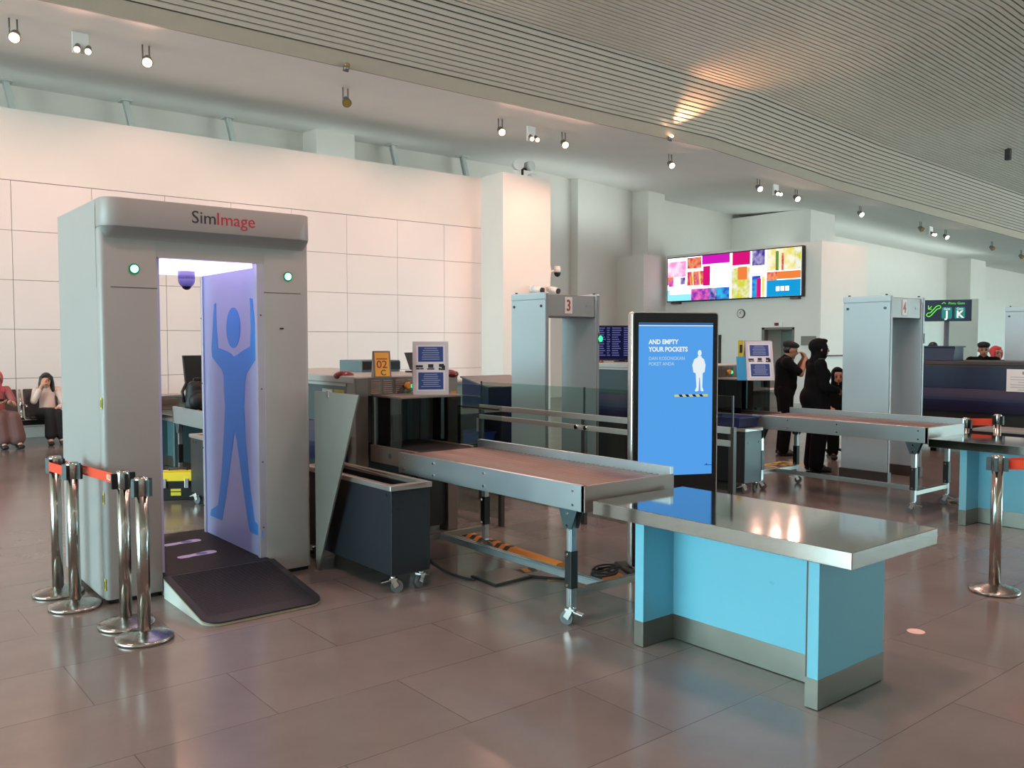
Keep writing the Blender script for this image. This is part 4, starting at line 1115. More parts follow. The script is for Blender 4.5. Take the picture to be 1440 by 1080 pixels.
# ------------------------------------------------------------------ metal detector gates
M_md = mat('pale blue grey gate panel', (168, 188, 196), 0.3, var=0.03, scale=2)
M_mdbar = mat('warm grey gate bar', (122, 112, 110), 0.4)
M_mdedge = mat('grey gate edge', (110, 108, 110), 0.4)
M_plate = mat('white number plate', (216, 208, 204), 0.5); M_num = mat('dark red numeral', (140, 24, 30), 0.5)
def detector(x0, y0, num, label, lean=False, w=0.815, d=0.575, h=2.15, light=False):
    x1, y1 = x0+w, y0+d
    t = thing('metal_detector', label, 'metal detector', (x0+w/2, y0+d/2, 0), 0, 'walk-through metal detectors')
    for s_, (a, b) in (('l', (x0, x0+0.055)), ('r', (x1-0.055, x1))):
        sp_ = obj('side_panel', MB().box(a, b, y0, y1, 0.12, h-0.075), M_md, t, 0.012, 3)
        obj('panel_cap', MB().box(a-0.003, b+0.003, y0-0.004, y1+0.004, h-0.078, h), M_md, sp_, 0.014, 3)
        obj('edge_strip', MB().box(a+0.008, b-0.008, y0-0.006, y0+0.002, 0.12, h-0.01), M_mdedge, sp_, 0.002)
        obj('foot_base', MB().box(a-0.012, b+0.012, y0-0.015, y1+0.015, 0.0, 0.125), mat('dark bronze gate base', (66, 60, 58), 0.45), sp_, 0.004)
        bo = MB()
        for yy in (y0+0.06, y1-0.06):
            bo.cyl((a+0.002, yy, h-0.145), (a-0.012, yy, h-0.145), 0.015, n=14)
            bo.cyl(((a+b)/2, yy, h-0.003), ((a+b)/2, yy, h+0.015), 0.014, n=12)
        obj('bolt', bo, mat('dark bolt head', (66, 70, 74), 0.3, metal=0.8), sp_, split=True)
    bar = obj('cross_bar', MB().box(x0+0.05, x1-0.05, y0+0.015, y1-0.015, h-0.255, h-0.02), M_mdbar, t, 0.006)
    cx = x0+w*0.43
    pl_ = obj('number_plate', MB().box(cx-0.055, cx+0.055, y0+0.010, y0+0.015, h-0.22, h-0.04), M_plate, bar)
    if num: obj('numeral', text_mb(num, 0.17, (cx, y0+0.009, h-0.19), (1, 0, 0), (0, 0, 1), 0.004, 'CENTER', 0.001, squeeze=.8), M_num, pl_)
    obj('maker_badge', MB().box(x1-0.20, x1-0.11, y0+0.011, y0+0.015, h-0.15, h-0.125), M_mdedge if num else M_mdbar, bar)
    obj('indicator_bezel', MB().box(x1-0.022, x1-0.004, y0-0.012, y0-0.002, 1.60, 1.72), M_black, t)
    if light:
        obj('green_lamp', MB().sph((x1+0.005, y0-0.012, 1.655), (0.03, 0.022, 0.036), 14, 9), emit_mat('green pilot lamp', (60, 240, 150), 1.8), t)
    return t
detector(6.15, 7.0, '3', 'metal detector gate numbered 3 behind the glass barrier', light=True)
detector(9.56, 4.965, '4', 'metal detector gate numbered 4 right of the standing officers')
detector(14.2, 4.99, '', 'metal detector gate cut off by the right edge of the picture')

# ------------------------------------------------------------------ flight monitor, notices, far-lane things
c = Vector((8.62, 8.45, 1.345))
t = thing('flight_monitor', 'dark flight information screen above the scanner behind gate 3', 'screen', tuple(c), -math.radians(42))
obj('screen_case', MB().box(-0.19, 0.52, -0.02, 0.03, 0.02, 0.50), M_black, t, 0.006, local=True)
mb = MB(); mb.box(-0.175, 0.505, -0.023, -0.02, 0.04, 0.485)
sc_ = obj('screen', mb, emit_mat('flight screen', (34, 36, 84), 0.5), t, local=True)
mb = MB(); rnd = random.Random(5)
for r in range(13):
    z = 0.465-r*0.031
    for u0, u1 in ((-.16, -.06), (-.05, .0), (.02, .16), (.18, .3), (.32, .36), (.38, .5)):
        mb.box(u0, u0+(u1-u0)*rnd.uniform(.6, .95), -0.0245, -0.023, z-0.008, z+0.006)
obj('flight_rows', mb, emit_mat('flight rows', (120, 124, 190), 0.6), sc_, local=True)
obj('stand', MB().box(0.12, 0.2, 0.0, 0.06, 0.0, 0.1).box(0.05, 0.28, -0.06, 0.1, 0, 0.015), M_black, t, local=True)
obj('side_box', MB().box(-0.27, -0.19, -0.02, 0.03, 0.22, 0.36).box(-0.215, -0.20, -0.005, 0.01, 0.0, 0.3), M_black, t, local=True)
# paper notice on the far right scanner
fx = 12.868
p0, p1 = at_x(1416, 519, fx), at_x(1416, 556, fx)
t = thing('paper_notice', 'white paper notice taped to the dark blue scanner at the right edge', 'notice', (fx, p0.y-0.2, p1.z))
obj('paper_sheet', MB().box(fx-0.004, fx-0.001, p0.y-0.46, p0.y, p1.z, p0.z), M_white, t)
mb = MB()
for i in range(7):
    z = p0.z-0.11-i*0.035
    mb.box(fx-0.006, fx-0.004, p0.y-0.42, p0.y-0.05-(0.1 if i % 3 == 2 else 0), z, z+0.006)
mb.box(fx-0.006, fx-0.004, p0.y-0.26, p0.y-0.2, p0.z-0.07, p0.z-0.03)
obj('print_line', mb, mat('grey print', (150, 148, 150), 0.6), t, split=True)
pa = at_x(1342, 500, 13.0)
t = thing('monitor', 'navy blue monitor hood on top of the dark blue scanner, right of gate 4', 'monitor', (13.1, pa.y+0.3, 1.345))
obj('hood', MB().hexa([(12.95, pa.y, 1.345), (13.3, pa.y, 1.345), (13.3, pa.y+0.75, 1.345), (12.95, pa.y+0.75, 1.345), (12.98, pa.y-0.02, 1.545), (13.25, pa.y-0.02, 1.545), (13.25, pa.y+0.75, 1.56), (12.98, pa.y+0.75, 1.56)]), M_navy, t, 0.006)
obj('hood_edge', MB().box(12.94, 13.3, pa.y-0.03, pa.y+0.75, 1.54, 1.56), M_navy, t, 0.004)
pb_ = at_x(1312, 486, 13.1)
o = obj('dome_cap', MB().sph((13.1, pb_.y, 1.575), (0.06, 0.06, 0.045), 16, 10).box(13.05, 13.15, pb_.y-0.05, pb_.y+0.05, 1.555, 1.575), M_black); tag(o, 'tiny black dome on the navy monitor hood under the direction sign', 'camera')
t = thing('low_cabinet', 'low grey cabinet with a pale top under the dark blue scanner at the right', 'cabinet', (12.45, 4.6, 0))
obj('cabinet_body', MB().box(12.25, 12.75, 3.6, 5.15, 0.04, 0.42), M_cart, t, 0.004)
obj('cabinet_top', MB().box(12.23, 12.77, 3.58, 5.17, 0.42, 0.455), M_lid, t, 0.004)
obj('door_gap', MB().box(12.247, 12.252, 4.62, 4.63, 0.06, 0.40).box(12.247, 12.252, 4.1, 4.11, 0.06, 0.40), M_black, t, split=True)
obj('knob', MB().sph((12.24, 4.68, 0.33), 0.018, 10, 6).sph((12.24, 4.57, 0.33), 0.018, 10, 6), M_black, t, split=True)

# ------------------------------------------------------------------ direction sign on a post
dsn = 18.0
d_ = ray(1331, 470); c = CP+d_*(dsn/d_.dot(FW))
t = thing('direction_sign', 'dark blue direction sign with letters J and K on a grey post', 'sign', (c.x, c.y, 0), -math.radians(62))
hw, z0, z1 = 0.45, 2.045, 2.485
obj('post', MB().cyl((0.0, 0.05, 0), (0.0, 0.05, 2.1), 0.05, n=16), mat('slate sign post', (92, 100, 110), 0.4), t, local=True)
sg = obj('sign_panel', MB().box(-hw, hw, -0.03, 0.03, z0, z1), mat('dark blue sign panel', (16, 34, 60), 0.4, emit=(12, 30, 60), estr=0.25), t, 0.004, local=True)
M_tealsq = mat('teal sign square', (10, 128, 124), 0.5, emit=(10, 128, 124), estr=0.35); M_sgreen = mat('lime sign line', (110, 226, 70), 0.5, emit=(110, 226, 70), estr=0.6); M_swhite = mat('white sign letter', (240, 244, 240), 0.5, emit=(240, 244, 240), estr=0.55)
for ch, x in (('J', -0.005), ('K', 0.235)):
    sq = obj('gate_square', MB().prism(rr(x-0.095, x+0.095, z0+0.05, z0+0.29, 0.03), -0.034, -0.03, 'y'), M_tealsq, sg, local=True)
    obj('letter', text_mb(ch, 0.20, (x, -0.036, z0+0.075), (1, 0, 0), (0, 0, 1), 0.006, 'CENTER', 0.001), M_swhite, sq, local=True)
    obj('small_word', text_mb('Gate', 0.062, (x, -0.036, z0+0.235), (1, 0, 0), (0, 0, 1), 0.0, 'CENTER', 0.001), M_swhite, sq, local=True)
obj('heading', text_mb('Pintu Gate', 0.07, (0.02, -0.032, z0+0.345), (1, 0, 0), (0, 0, 1), 0.0, 'LEFT', 0.001), M_sgreen, sg, local=True)
mb = MB()
mb.tube([(x, -0.034, z) for x, z in ((-0.10, z0+.36), (-.06, z0+.39), (-.03, z0+.36))], 0.008, 6)
mb.tube([(x, -0.034, z) for x, z in ((-.375, z0+.11), (-.385, z0+.14), (-.36, z0+.17), (-.31, z0+.18), (-.20, z0+.31), (-.16, z0+.325), (-.125, z0+.315), (-.12, z0+.285), (-.14, z0+.265), (-.19, z0+.25), (-.30, z0+.12), (-.34, z0+.095), (-.375, z0+.11))], 0.010, 6)
mb.tube([(x, -0.034, z) for x, z in ((-.35, z0+.33), (-.35, z0+.25), (-.29, z0+.25))], 0.009, 6); mb.tube([(x, -0.034, z) for x, z in ((-.35, z0+.25), (-.29, z0+.31))], 0.009, 6)
obj('escalator_symbol', mb, M_sgreen, sg, local=True)

# ------------------------------------------------------------------ things seen through the arch
p = at_z(259, 704)
t = thing('toolbox', 'black toolbox with a yellow lid on the floor, seen through the arch', 'toolbox', (p.x, p.y+0.16, 0), math.radians(-32))
obj('box_body', MB().hexa([(-.19, -.11, 0), (.19, -.11, 0), (.19, .11, 0), (-.19, .11, 0), (-.205, -.12, .20), (.205, -.12, .20), (.205, .12, .20), (-.205, .12, .20)]), M_black, t, 0.008, local=True)
ld = obj('lid', MB().hexa([(-.215, -.13, .20), (.215, -.13, .20), (.215, .13, .20), (-.215, .13, .20), (-.18, -.10, .285), (.18, -.10, .285), (.18, .10, .285), (-.18, .10, .285)]).box(-.16, .16, -.03, .03, .285, .295), mat('yellow toolbox lid', (222, 200, 40), 0.45), t, 0.01, local=True)
obj('handle', MB().tube([(-.09, 0, .29), (-.085, 0, .315), (.085, 0, .315), (.09, 0, .29)], 0.012, 8), M_black, ld, local=True)
obj('latch', MB().box(-.13, -.09, -.14, -.115, .13, .225).box(.09, .13, -.14, -.115, .13, .225), M_alu, t, 0.003, local=True, split=True)
obj('label_sticker', MB().box(-.05, .05, -.1185, -.1145, .05, .085).box(-.05, .05, -.119, -.115, .095, .12), M_yel, t, local=True, split=True)
t = thing('steel_box', 'low brushed steel box on the far inspection table, seen through the arch', 'box', (3.72, 11.62, 0.75))
obj('box_shell', MB().box(3.44, 3.86, 11.45, 11.85, 0.75, 0.925), M_steel, t, 0.006)
obj('box_lip', MB().box(3.435, 3.865, 11.445, 11.855, 0.915, 0.93), M_steel_dull, t)
t = thing('upright_panel', 'tall narrow black upright panel behind the far conveyor, seen through the arch', 'panel', (4.35, 12.3, 0))
obj('panel_board', MB().hexa([(4.22, 12.3, 0.02), (4.6, 12.3, 0.02), (4.6, 12.36, 0.02), (4.22, 12.36, 0.02), (4.10, 12.3, 1.43), (4.6, 12.3, 1.43), (4.6, 12.36, 1.43), (4.10, 12.36, 1.43)]), M_black, t, 0.006)
obj('panel_foot', MB().box(4.2, 4.62, 12.2, 12.46, 0, 0.02), M_black, t)

def smooth_union(cones, ells, voxel=0.01, it=3):
    """one continuous surface from tapered limbs and ellipsoids (voxel union)"""
    mb = MB()
    for p0, r0, p1, r1 in cones:
        p0, p1 = Vector(p0), Vector(p1)
        mb.cyl(p0, p1, r0, r1, 12); mb.sph(p0, r0, 12, 8); mb.sph(p1, r1, 12, 8)
    for e in ells: mb.sph(e[0], e[1], 18, 12, e[2] if len(e) > 2 else None)
    me = bpy.data.meshes.new('union'); me.from_pydata([tuple(v) for v in mb.v], [], mb.f)
    o = bpy.data.objects.new('union', me); COL.objects.link(o)
    m = o.modifiers.new('r', 'REMESH'); m.mode = 'VOXEL'; m.voxel_size = voxel
    s_ = o.modifiers.new('s', 'SMOOTH'); s_.iterations = it; s_.factor = 0.5
    dg = bpy.context.evaluated_depsgraph_get()
    r = bpy.data.meshes.new_from_object(o.evaluated_get(dg))
    out = MB(); out.add([v.co.copy() for v in r.vertices], [tuple(p.vertices) for p in r.polygons], True)
    bpy.data.objects.remove(o); bpy.data.meshes.remove(me); bpy.data.meshes.remove(r)
    return out
# backpack and tray on the far conveyor
bx, by = 3.50, 10.05
t = thing('backpack', 'black backpack on the far roller conveyor, seen through the arch', 'bag', (bx, by, 0.825))
obj('bag_body', smooth_union([((bx-.06, by, .90), .085, (bx-.04, by, 1.10), .075), ((bx+.08, by, .90), .085, (bx+.06, by, 1.10), .075)], [((bx, by-.09, .95), (.12, .07, .10))], 0.012), mat('black nylon', (20, 20, 24), 0.6), t)
obj('carry_loop', MB().tube([(bx-.04, by, 1.16), (bx-.03, by, 1.2), (bx+.03, by, 1.2), (bx+.04, by, 1.16)], 0.01, 8), M_black, t)
obj('shoulder_strap', MB().tube([(bx-.10, by+.05, 1.15), (bx-.16, by+.02, 1.05), (bx-.15, by, .93)], 0.018, 8), M_black, t)
M_tray = mat('blue plastic tray', (40, 70, 170), 0.4)
def tray(label, loc, rz, stack=1, m=None, grp='blue plastic trays'):
    t = thing('plastic_tray', label, 'tray', loc, rz, grp)
    m = m or M_tray
    mb = MB(); a, b, h, w_ = .25, .18, .11, .008
    mb.box(-a+.02, a-.02, -b+.02, b-.02, 0, w_)
    def wall(q): mb.hexa(q)
    for sx, sy in ((1, 0), (-1, 0)):
        x0, x1 = sx*(a-.02), sx*a
        xs_ = sorted((x0, x0-sx*w_)); xt = sorted((x1, x1-sx*w_))
        mb.hexa([(xs_[0], -b+.02, 0), (xs_[1], -b+.02, 0), (xs_[1], b-.02, 0), (xs_[0], b-.02, 0), (xt[0], -b, h), (xt[1], -b, h), (xt[1], b, h), (xt[0], b, h)])
    for sy in (1, -1):
        ya = sorted((sy*(b-.02), sy*(b-.02)-sy*w_)); yt = sorted((sy*b, sy*b-sy*w_))
        mb.hexa([(-a+.02, ya[0], 0), (a-.02, ya[0], 0), (a-.02, ya[1], 0), (-a+.02, ya[1], 0), (-a, yt[0], h), (a, yt[0], h), (a, yt[1], h), (-a, yt[1], h)])
    obj('tray_shell', mb, m, t, local=True)
    mb = MB().box(-a-.015, a+.015, b-.004, b+.015, h-.012, h).box(-a-.015, a+.015, -b-.015, -b+.004, h-.012, h).box(a-.004, a+.015, -b, b, h-.012, h).box(-a-.015, -a+.004, -b, b, h-.012, h)
    obj('tray_rim', mb, m, t, 0.003, local=True)
    return t
tray('blue tray on the far roller conveyor beside the black backpack', (3.78, 9.62, 0.822), 0.0)
k2 = Vector(K2.location)
M_tray2 = mat('navy plastic tray', (28, 40, 92), 0.4)
tray('navy tray nearest the end of the cart beside the upright display', (k2.x-0.0, k2.y-0.33, 0.703), PI/2, m=M_tray2)
tray('navy tray further back on the cart beside the upright display', (k2.x-0.0, k2.y+0.24, 0.703), PI/2, m=M_tray2)
# cabinet with trays between barrier and gate 3
t = thing('tray_stand', 'dark low stand with a blue tray on its shelf behind the glass barrier', 'stand', (6.1, 8.35, 0))
obj('stand_top', MB().box(5.75, 6.4, 8.0, 8.7, 0.76, 0.80), M_black, t, 0.004)
obj('stand_side', MB().box(5.75, 5.79, 8.0, 8.7, 0.0, 0.76), M_cart, t); obj('stand_side', MB().box(6.36, 6.4, 8.0, 8.7, 0.0, 0.76), M_cart, t)
obj('stand_shelf', MB().box(5.79, 6.36, 8.0, 8.7, 0.42, 0.45), M_black, t); obj('stand_back', MB().box(5.79, 6.36, 8.66, 8.7, 0.0, 0.76), M_black, t)
tray('blue tray on the shelf of the low stand behind the glass barrier', (6.07, 8.25, 0.452), 0.0)
t = thing('grey_counter', 'long low grey counter far behind the glass barrier and gate 3', 'counter', (9.0, 13.2, 0))
obj('counter_top', MB().box(7.5, 10.6, 12.9, 13.5, 0.86, 0.90), mat('grey counter top', (112, 112, 108), 0.35), t, 0.004)
obj('counter_body', MB().box(7.55, 10.55, 12.95, 13.45, 0.0, 0.86), mat('pale grey counter body', (150, 152, 148), 0.5), t)
t = thing('blue_bin_stand', 'dark blue stand with sloping top seen between the posts of gate 3', 'stand', (7.6, 9.6, 0))
obj('bin_body', MB().prism([(9.3, 0.0), (9.9, 0.0), (9.9, 1.12), (9.3, 1.0)], 7.15, 8.0, 'x'), M_navy, t, 0.004)
obj('bin_rim', MB().hexa([(7.13, 9.28, 0.99), (8.02, 9.28, 0.99), (8.02, 9.92, 1.12), (7.13, 9.92, 1.12), (7.13, 9.28, 1.01), (8.02, 9.28, 1.01), (8.02, 9.92, 1.14), (7.13, 9.92, 1.14)]), M_teal, t)

# ------------------------------------------------------------------ floor items
p = at_z(1288, 888)
o = obj('floor_sticker', MB().prism([(p.x+0.047*math.cos(a), p.y+0.047*math.sin(a)) for a in [2*PI*i/32 for i in range(32)]], 0.0003, 0.0012, 'z'), mat('pinkish white dot', (226, 196, 188), 0.5)); tag(o, 'round pale sticker on the floor right of the foreground blue table', 'sticker')
# cable cover, yellow and black
a, b = at_z(652, 750), at_z(789, 796)
d = (b-a).normalized(); nn = Vector((-d.y, d.x, 0)); ln = (b-a).length
t = thing('cable_cover', 'yellow and black striped cable cover on the floor under the conveyor', 'cable cover', tuple((a+b)/2))
mb = MB(); seg_ = ln/22
M_hy = mat('amber hazard stripe', (188, 124, 46), 0.6); M_hb = mat('black hazard stripe', (28, 27, 28), 0.6)
k = 0
for i in range(22):
    p0, p1 = a+d*seg_*i, a+d*seg_*(i+1); mb.cur = 0 if (i < 13 and i % 2) else 1
    w0, w1, h_ = 0.06, 0.025, 0.024
    q = [p0-nn*w0, p0+nn*w0, p0+nn*w1+Vector((0,0,h_)), p0-nn*w1+Vector((0,0,h_)), p1-nn*w0, p1+nn*w0, p1+nn*w1+Vector((0,0,h_)), p1-nn*w1+Vector((0,0,h_))]
    mb.add(q, [(0, 1, 2, 3), (7, 6, 5, 4), (0, 4, 5, 1), (1, 5, 6, 2), (2, 6, 7, 3), (3, 7, 4, 0)])
obj('cover_ramp', mb, [M_hb, M_hy], t)
def tape(label, p0, p1, w, m):
    a, b = at_z(*p0), at_z(*p1); d = (b-a).normalized(); n = Vector((-d.y, d.x, 0))*w/2
    mb = MB(); k = max(2, int((b-a).length/0.05))
    for i in range(k):
        q0, q1 = a+(b-a)*(i/k), a+(b-a)*((i+1)/k); mb.cur = i % 2
        s_ = d*0.02
        mb.hexa([q0-n, q1-n, q1+n+s_, q0+n+s_, *[v+Vector((0, 0, 0.0012)) for v in (q0-n, q1-n, q1+n+s_, q0+n+s_)]])
    o = obj('floor_tape', mb, m); tag(o, label, 'tape'); return o
tape('piece of yellow and black tape on the floor beside the black floor plate', (716, 806), (760, 799), 0.10, [M_hy, M_hb])
tape('short yellow tape tab on the floor between the floor plate and the conveyor leg', (768, 815), (786, 814), 0.07, [M_hy, M_hy])
tape('yellow tape on the floor beside the foot of the upright display', (842, 815), (872, 808), 0.10, [M_hy, M_hy])
# floor plate and cables
t = thing('floor_plate', 'flat dark floor plate with black rubber edge under the foreground conveyor', 'plate', tuple(at_z(702, 812)))
cs = [at_z(662, 812), at_z(697, 826), at_z(748, 813), at_z(712, 800)]
cen = sum(cs, Vector())/4
obj('plate_edge', MB().prism([(q.x, q.y) for q in cs], 0.0, 0.014, 'z'), M_black, t)
obj('plate_top', MB().prism([(cen.x+(q.x-cen.x)*.93, cen.y+(q.y-cen.y)*.93) for q in cs], 0.014, 0.018, 'z'), mat('brown grey plate', (74, 68, 64), 0.3), t)
def cable(label, pts, r=0.009):
    P = [at_z(*q) for q in pts]; out = []
    for i in range(len(P)-1):
        p0, p1, p2, p3 = P[max(i-1, 0)], P[i], P[i+1], P[min(i+2, len(P)-1)]
        for k in range(8):
            u = k/8
            out.append(0.5*((2*p1)+(p2-p0)*u+(2*p0-5*p1+4*p2-p3)*u*u+(3*p1-p0-3*p2+p3)*u**3)+Vector((0, 0, r)))
    out.append(P[-1]+Vector((0, 0, r)))
    o = obj('floor_cable', MB().tube(out, r, 8), M_rubber); tag(o, label, 'cable'); return o
cable('black cable curving from the tray cart to the dark floor plate', [(598, 772), (606, 790), (628, 806), (655, 815), (668, 817)])
cable('black cable running from the floor plate towards the conveyor leg', [(744, 812), (765, 814), (800, 816), (846, 815)])
# yellow floor marks near the standing officers
t = thing('floor_marking', 'yellow outline markings on the floor in front of the standing officers', 'floor marking', tuple(at_z(1090, 655)))
def mark(pts):
    b = MB(); P = [at_z(*q) for q in pts]
    for a, c in zip(P, P[1:]):
        d = (c-a).normalized(); n = Vector((-d.y, d.x, 0))*0.03
        b.hexa([a-n, c-n, c+n, a+n, *[v+Vector((0, 0, 0.0015)) for v in (a-n, c-n, c+n, a+n)]])
    return b
mky = mat('yellow floor paint', (206, 170, 60), 0.6)
obj('marking_outline', mark([(1072, 654), (1100, 649), (1128, 652), (1104, 659), (1072, 654)]), mky, t)
obj('marking_bar', mark([(1080, 654), (1122, 652)]), mky, t); obj('marking_bar', mark([(1086, 651), (1112, 657)]), mky, t)
# small table and machine bits behind the second conveyor
q = at_z(1078, 640)
t = thing('side_table', 'small steel side table behind the second conveyor, left of the capped officer', 'table', (11.3, 8.3, 0))
obj('table_top', MB().box(10.75, 12.1, 7.9, 8.5, 0.84, 0.88), M_steel_dull, t, 0.004)
obj('apron', MB().box(10.78, 12.05, 7.93, 8.47, 0.62, 0.84), M_lid, t)
for x, y in ((10.8, 7.95), (12.0, 7.95), (10.8, 8.45), (12.0, 8.45)):
    obj('leg', MB().box(x-0.03, x+0.03, y-0.03, y+0.03, 0.0, 0.63), M_brown, t)
o = thing('canister', 'small white canister on the steel side table', 'canister', (11.0, 8.1, 0.88))
obj('canister_body', MB().cyl((11.0, 8.1, 0.88), (11.0, 8.1, 1.0), 0.035, n=14), M_white, o); obj('canister_cap', MB().cyl((11.0, 8.1, 1.0), (11.0, 8.1, 1.03), 0.02, n=12), M_black, o)
# ------------------------------------------------------------------ waiting seats
M_seat = mat('black seat shell', (26, 26, 28), 0.4); M_arm = mat('polished seat arm', (200, 190, 180), 0.15, metal=1.0)
t = thing('waiting_bench', 'row of black waiting seats with chrome arms against the panelled wall at the left', 'seating', (2.72, 15.8, 0))
YB = 15.75
obj('beam', MB().box(1.5, 4.0, YB-0.04, YB+0.04, 0.28, 0.36), M_black, t, 0.006)
for x in (1.82, 2.42, 3.02, 3.62):
    obj('seat', MB().prism([(YB-0.27, 0.415), (YB-0.25, 0.385), (YB+0.20, 0.36), (YB+0.24, 0.375), (YB+0.22, 0.40), (YB-0.2, 0.43)], x-0.25, x+0.25, 'x'), M_seat, t, 0.012)
    obj('backrest', MB().prism([(YB+0.19, 0.40), (YB+0.23, 0.39), (YB+0.40, 0.83), (YB+0.37, 0.85), (YB+0.34, 0.83)], x-0.25, x+0.25, 'x'), M_seat, t, 0.012)
for x in (1.52, 2.12, 2.72, 3.32, 3.92):
    obj('arm_rest', MB().tube([(x, YB+0.02, 0.33), (x, YB+0.22, 0.45), (x, YB+0.22, 0.60), (x, YB+0.18, 0.62), (x, YB-0.22, 0.60), (x, YB-0.25, 0.585)], 0.018, 8).tube([(x, YB+0.22, 0.42), (x, YB+0.37, 0.84)], 0.018, 8), M_arm, t)
for x in (1.8, 3.6):
    obj('leg', MB().bar((x, YB, 0.30), (x, YB-0.28, 0.02), 0.05, 0.03).bar((x, YB, 0.30), (x, YB+0.28, 0.02), 0.05, 0.03).box(x-0.03, x+0.03, YB-0.32, YB-0.26, 0, 0.03).box(x-0.03, x+0.03, YB+0.26, YB+0.32, 0, 0.03), M_arm, t, 0.004)

# ------------------------------------------------------------------ people
M_skin = mat('light skin', (206, 160, 136), 0.55, var=0.04); M_skin2 = mat('tan skin', (160, 112, 88), 0.55, var=0.04)
M_hair = mat('black hair', (22, 18, 18), 0.4, var=0.2, scale=60); M_uni = mat('black uniform cloth', (7, 8, 12), 0.9, var=0.12, scale=60, spec=0.2)
M_eye = mat('dark eye', (26, 18, 16), 0.2); M_lip = mat('lip', (150, 82, 76), 0.5)
def V(*a): return Vector(a)
def hand(C, w, d, n, curl=0.5, s=1.0, thumb=1):
    d, n = Vector(d).normalized(), Vector(n).normalized(); side = d.cross(n).normalized()*thumb; w = Vector(w)
    kn = []
    for k, off in enumerate((-0.030, -0.010, 0.010, 0.029)):
        b = w+side*off*0.5*s+d*0.02*s; e = w+side*off*s+d*(0.085-0.006*abs(k-1.3))*s
        C.append((b, 0.013*s, e, 0.0125*s)); kn.append(e)
    for e, L in zip(kn, (0.058, 0.075, 0.078, 0.068)):
        a1 = curl*0.8; a2 = curl*1.8
        q1 = e+(d*math.cos(a1)+n*math.sin(a1))*L*0.52*s
        q2 = q1+(d*math.cos(a2)+n*math.sin(a2))*L*0.5*s
        C.append((e, 0.0098*s, q1, 0.0088*s)); C.append((q1, 0.0088*s, q2, 0.0072*s))
    b = w+side*0.022*s+d*0.022*s
    q1 = b+(side*0.8+d*0.55+n*0.25).normalized()*0.045*s; q2 = q1+(side*0.25+d*0.9+n*0.35).normalized()*0.034*s
    C.append((b, 0.015*s, q1, 0.0115*s)); C.append((q1, 0.0112*s, q2, 0.009*s))
def limb(C, *pr):
    for (p0, r0), (p1, r1) in zip(pr, pr[1:]): C.append((p0, r0, p1, r1))
def head(C, El, hc, Rm, s=1.0):
    def q(x, y, z): return hc+Rm @ (Vector((x, y, z))*s)
    El += [(q(0, -0.008, 0.022), (0.075*s, 0.094*s, 0.092*s), Rm), (q(0, 0.022, -0.045), (0.057*s, 0.066*s, 0.07*s), Rm), (q(0.077, -0.008, -0.012), (0.012*s, 0.02*s, 0.032*s), Rm), (q(-0.077, -0.008, -0.012), (0.012*s, 0.02*s, 0.032*s), Rm)]
    C.append((q(0, 0.086, 0.008), 0.009*s, q(0, 0.103, -0.026), 0.014*s))       # nose
    C.append((q(-0.016, 0.083, -0.058), 0.008*s, q(0.016, 0.083, -0.058), 0.008*s))  # mouth
    C.append((q(0, 0.07, -0.098), 0.016*s, q(0, 0.066, -0.095), 0.016*s))       # chin
    return q
def face(t, q, s=1.0):
    e = MB(); b = MB()
    for sx in (-1, 1):
        e.sph(q(sx*0.03, 0.079, 0.006), (0.013*s, 0.008*s, 0.008*s), 10, 6)
        b.cyl(q(sx*0.046, 0.078, 0.030), q(sx*0.014, 0.087, 0.032), 0.0045*s, n=6)
    obj('eye', e, M_eye, t, local=True, split=True); obj('eyebrow', b, M_hair, t, local=True, split=True)
    obj('lips', MB().cyl(q(-0.018, 0.086, -0.058), q(0.018, 0.086, -0.058), 0.0065*s, n=8), M_lip, t, local=True)
def Rx(a): return Matrix.Rotation(a, 3, 'X')
def Rz(a): return Matrix.Rotation(a, 3, 'Z')
def person(label, loc, rz): return thing('person', label, 'person', loc, rz)
def shoe(c, yaw=0.0, L=0.13):
    r = Rz(yaw)
    return ([(Vector(c)+r @ V(0, -0.03, 0.045), 0.045, Vector(c)+r @ V(0, L, 0.036), 0.036), (Vector(c)+r @ V(0.014, L, 0.034), 0.033, Vector(c)+r @ V(-0.014, L, 0.034), 0.033)], [])

face_dir = math.atan2(RT.y, RT.x)-PI/2        # facing to the right of the picture
# --- officer with cap, hands at face
p = at_z(1102, 640)
t = person('person in black uniform and black cap, hand raised to the face, facing right', (p.x, p.y, 0), face_dir-0.15)
C, El = [], []
hc = V(0, 0.075, 1.50); R_ = Rx(-0.22); q = head(C, El, hc, R_)
limb(C, (V(0, 0, 0.93), 0.12), (V(0, 0.01, 1.15), 0.125), (V(0, 0.0, 1.28), 0.095)); limb(C, (V(0, 0.0, 1.28), 0.065), (V(0, 0.045, 1.44), 0.055))
for sx in (-1, 1):
    limb(C, (V(sx*0.09, 0, 0.92), 0.09), (V(sx*0.10, 0.02, 0.50), 0.058), (V(sx*0.10, -0.03, 0.08), 0.042), (V(sx*0.10, 0.07, 0.035), 0.024))
    limb(C, (V(sx*0.17, 0.0, 1.33), 0.055), (V(sx*0.23, 0.18, 1.17), 0.043), (V(sx*0.10, 0.27, 1.38), 0.032))
    hand(C, V(sx*0.10, 0.27, 1.38), V(-sx*0.35, -0.25, 0.9), V(-sx*0.5, -0.8, -0.2), 0.9, thumb=-sx)
obj('body', smooth_union(C, El, 0.009), M_skin2, t, local=True)
face(t, q)
C, El = [], [((0, 0.02, 1.0), (0.175, 0.15, 0.16))]
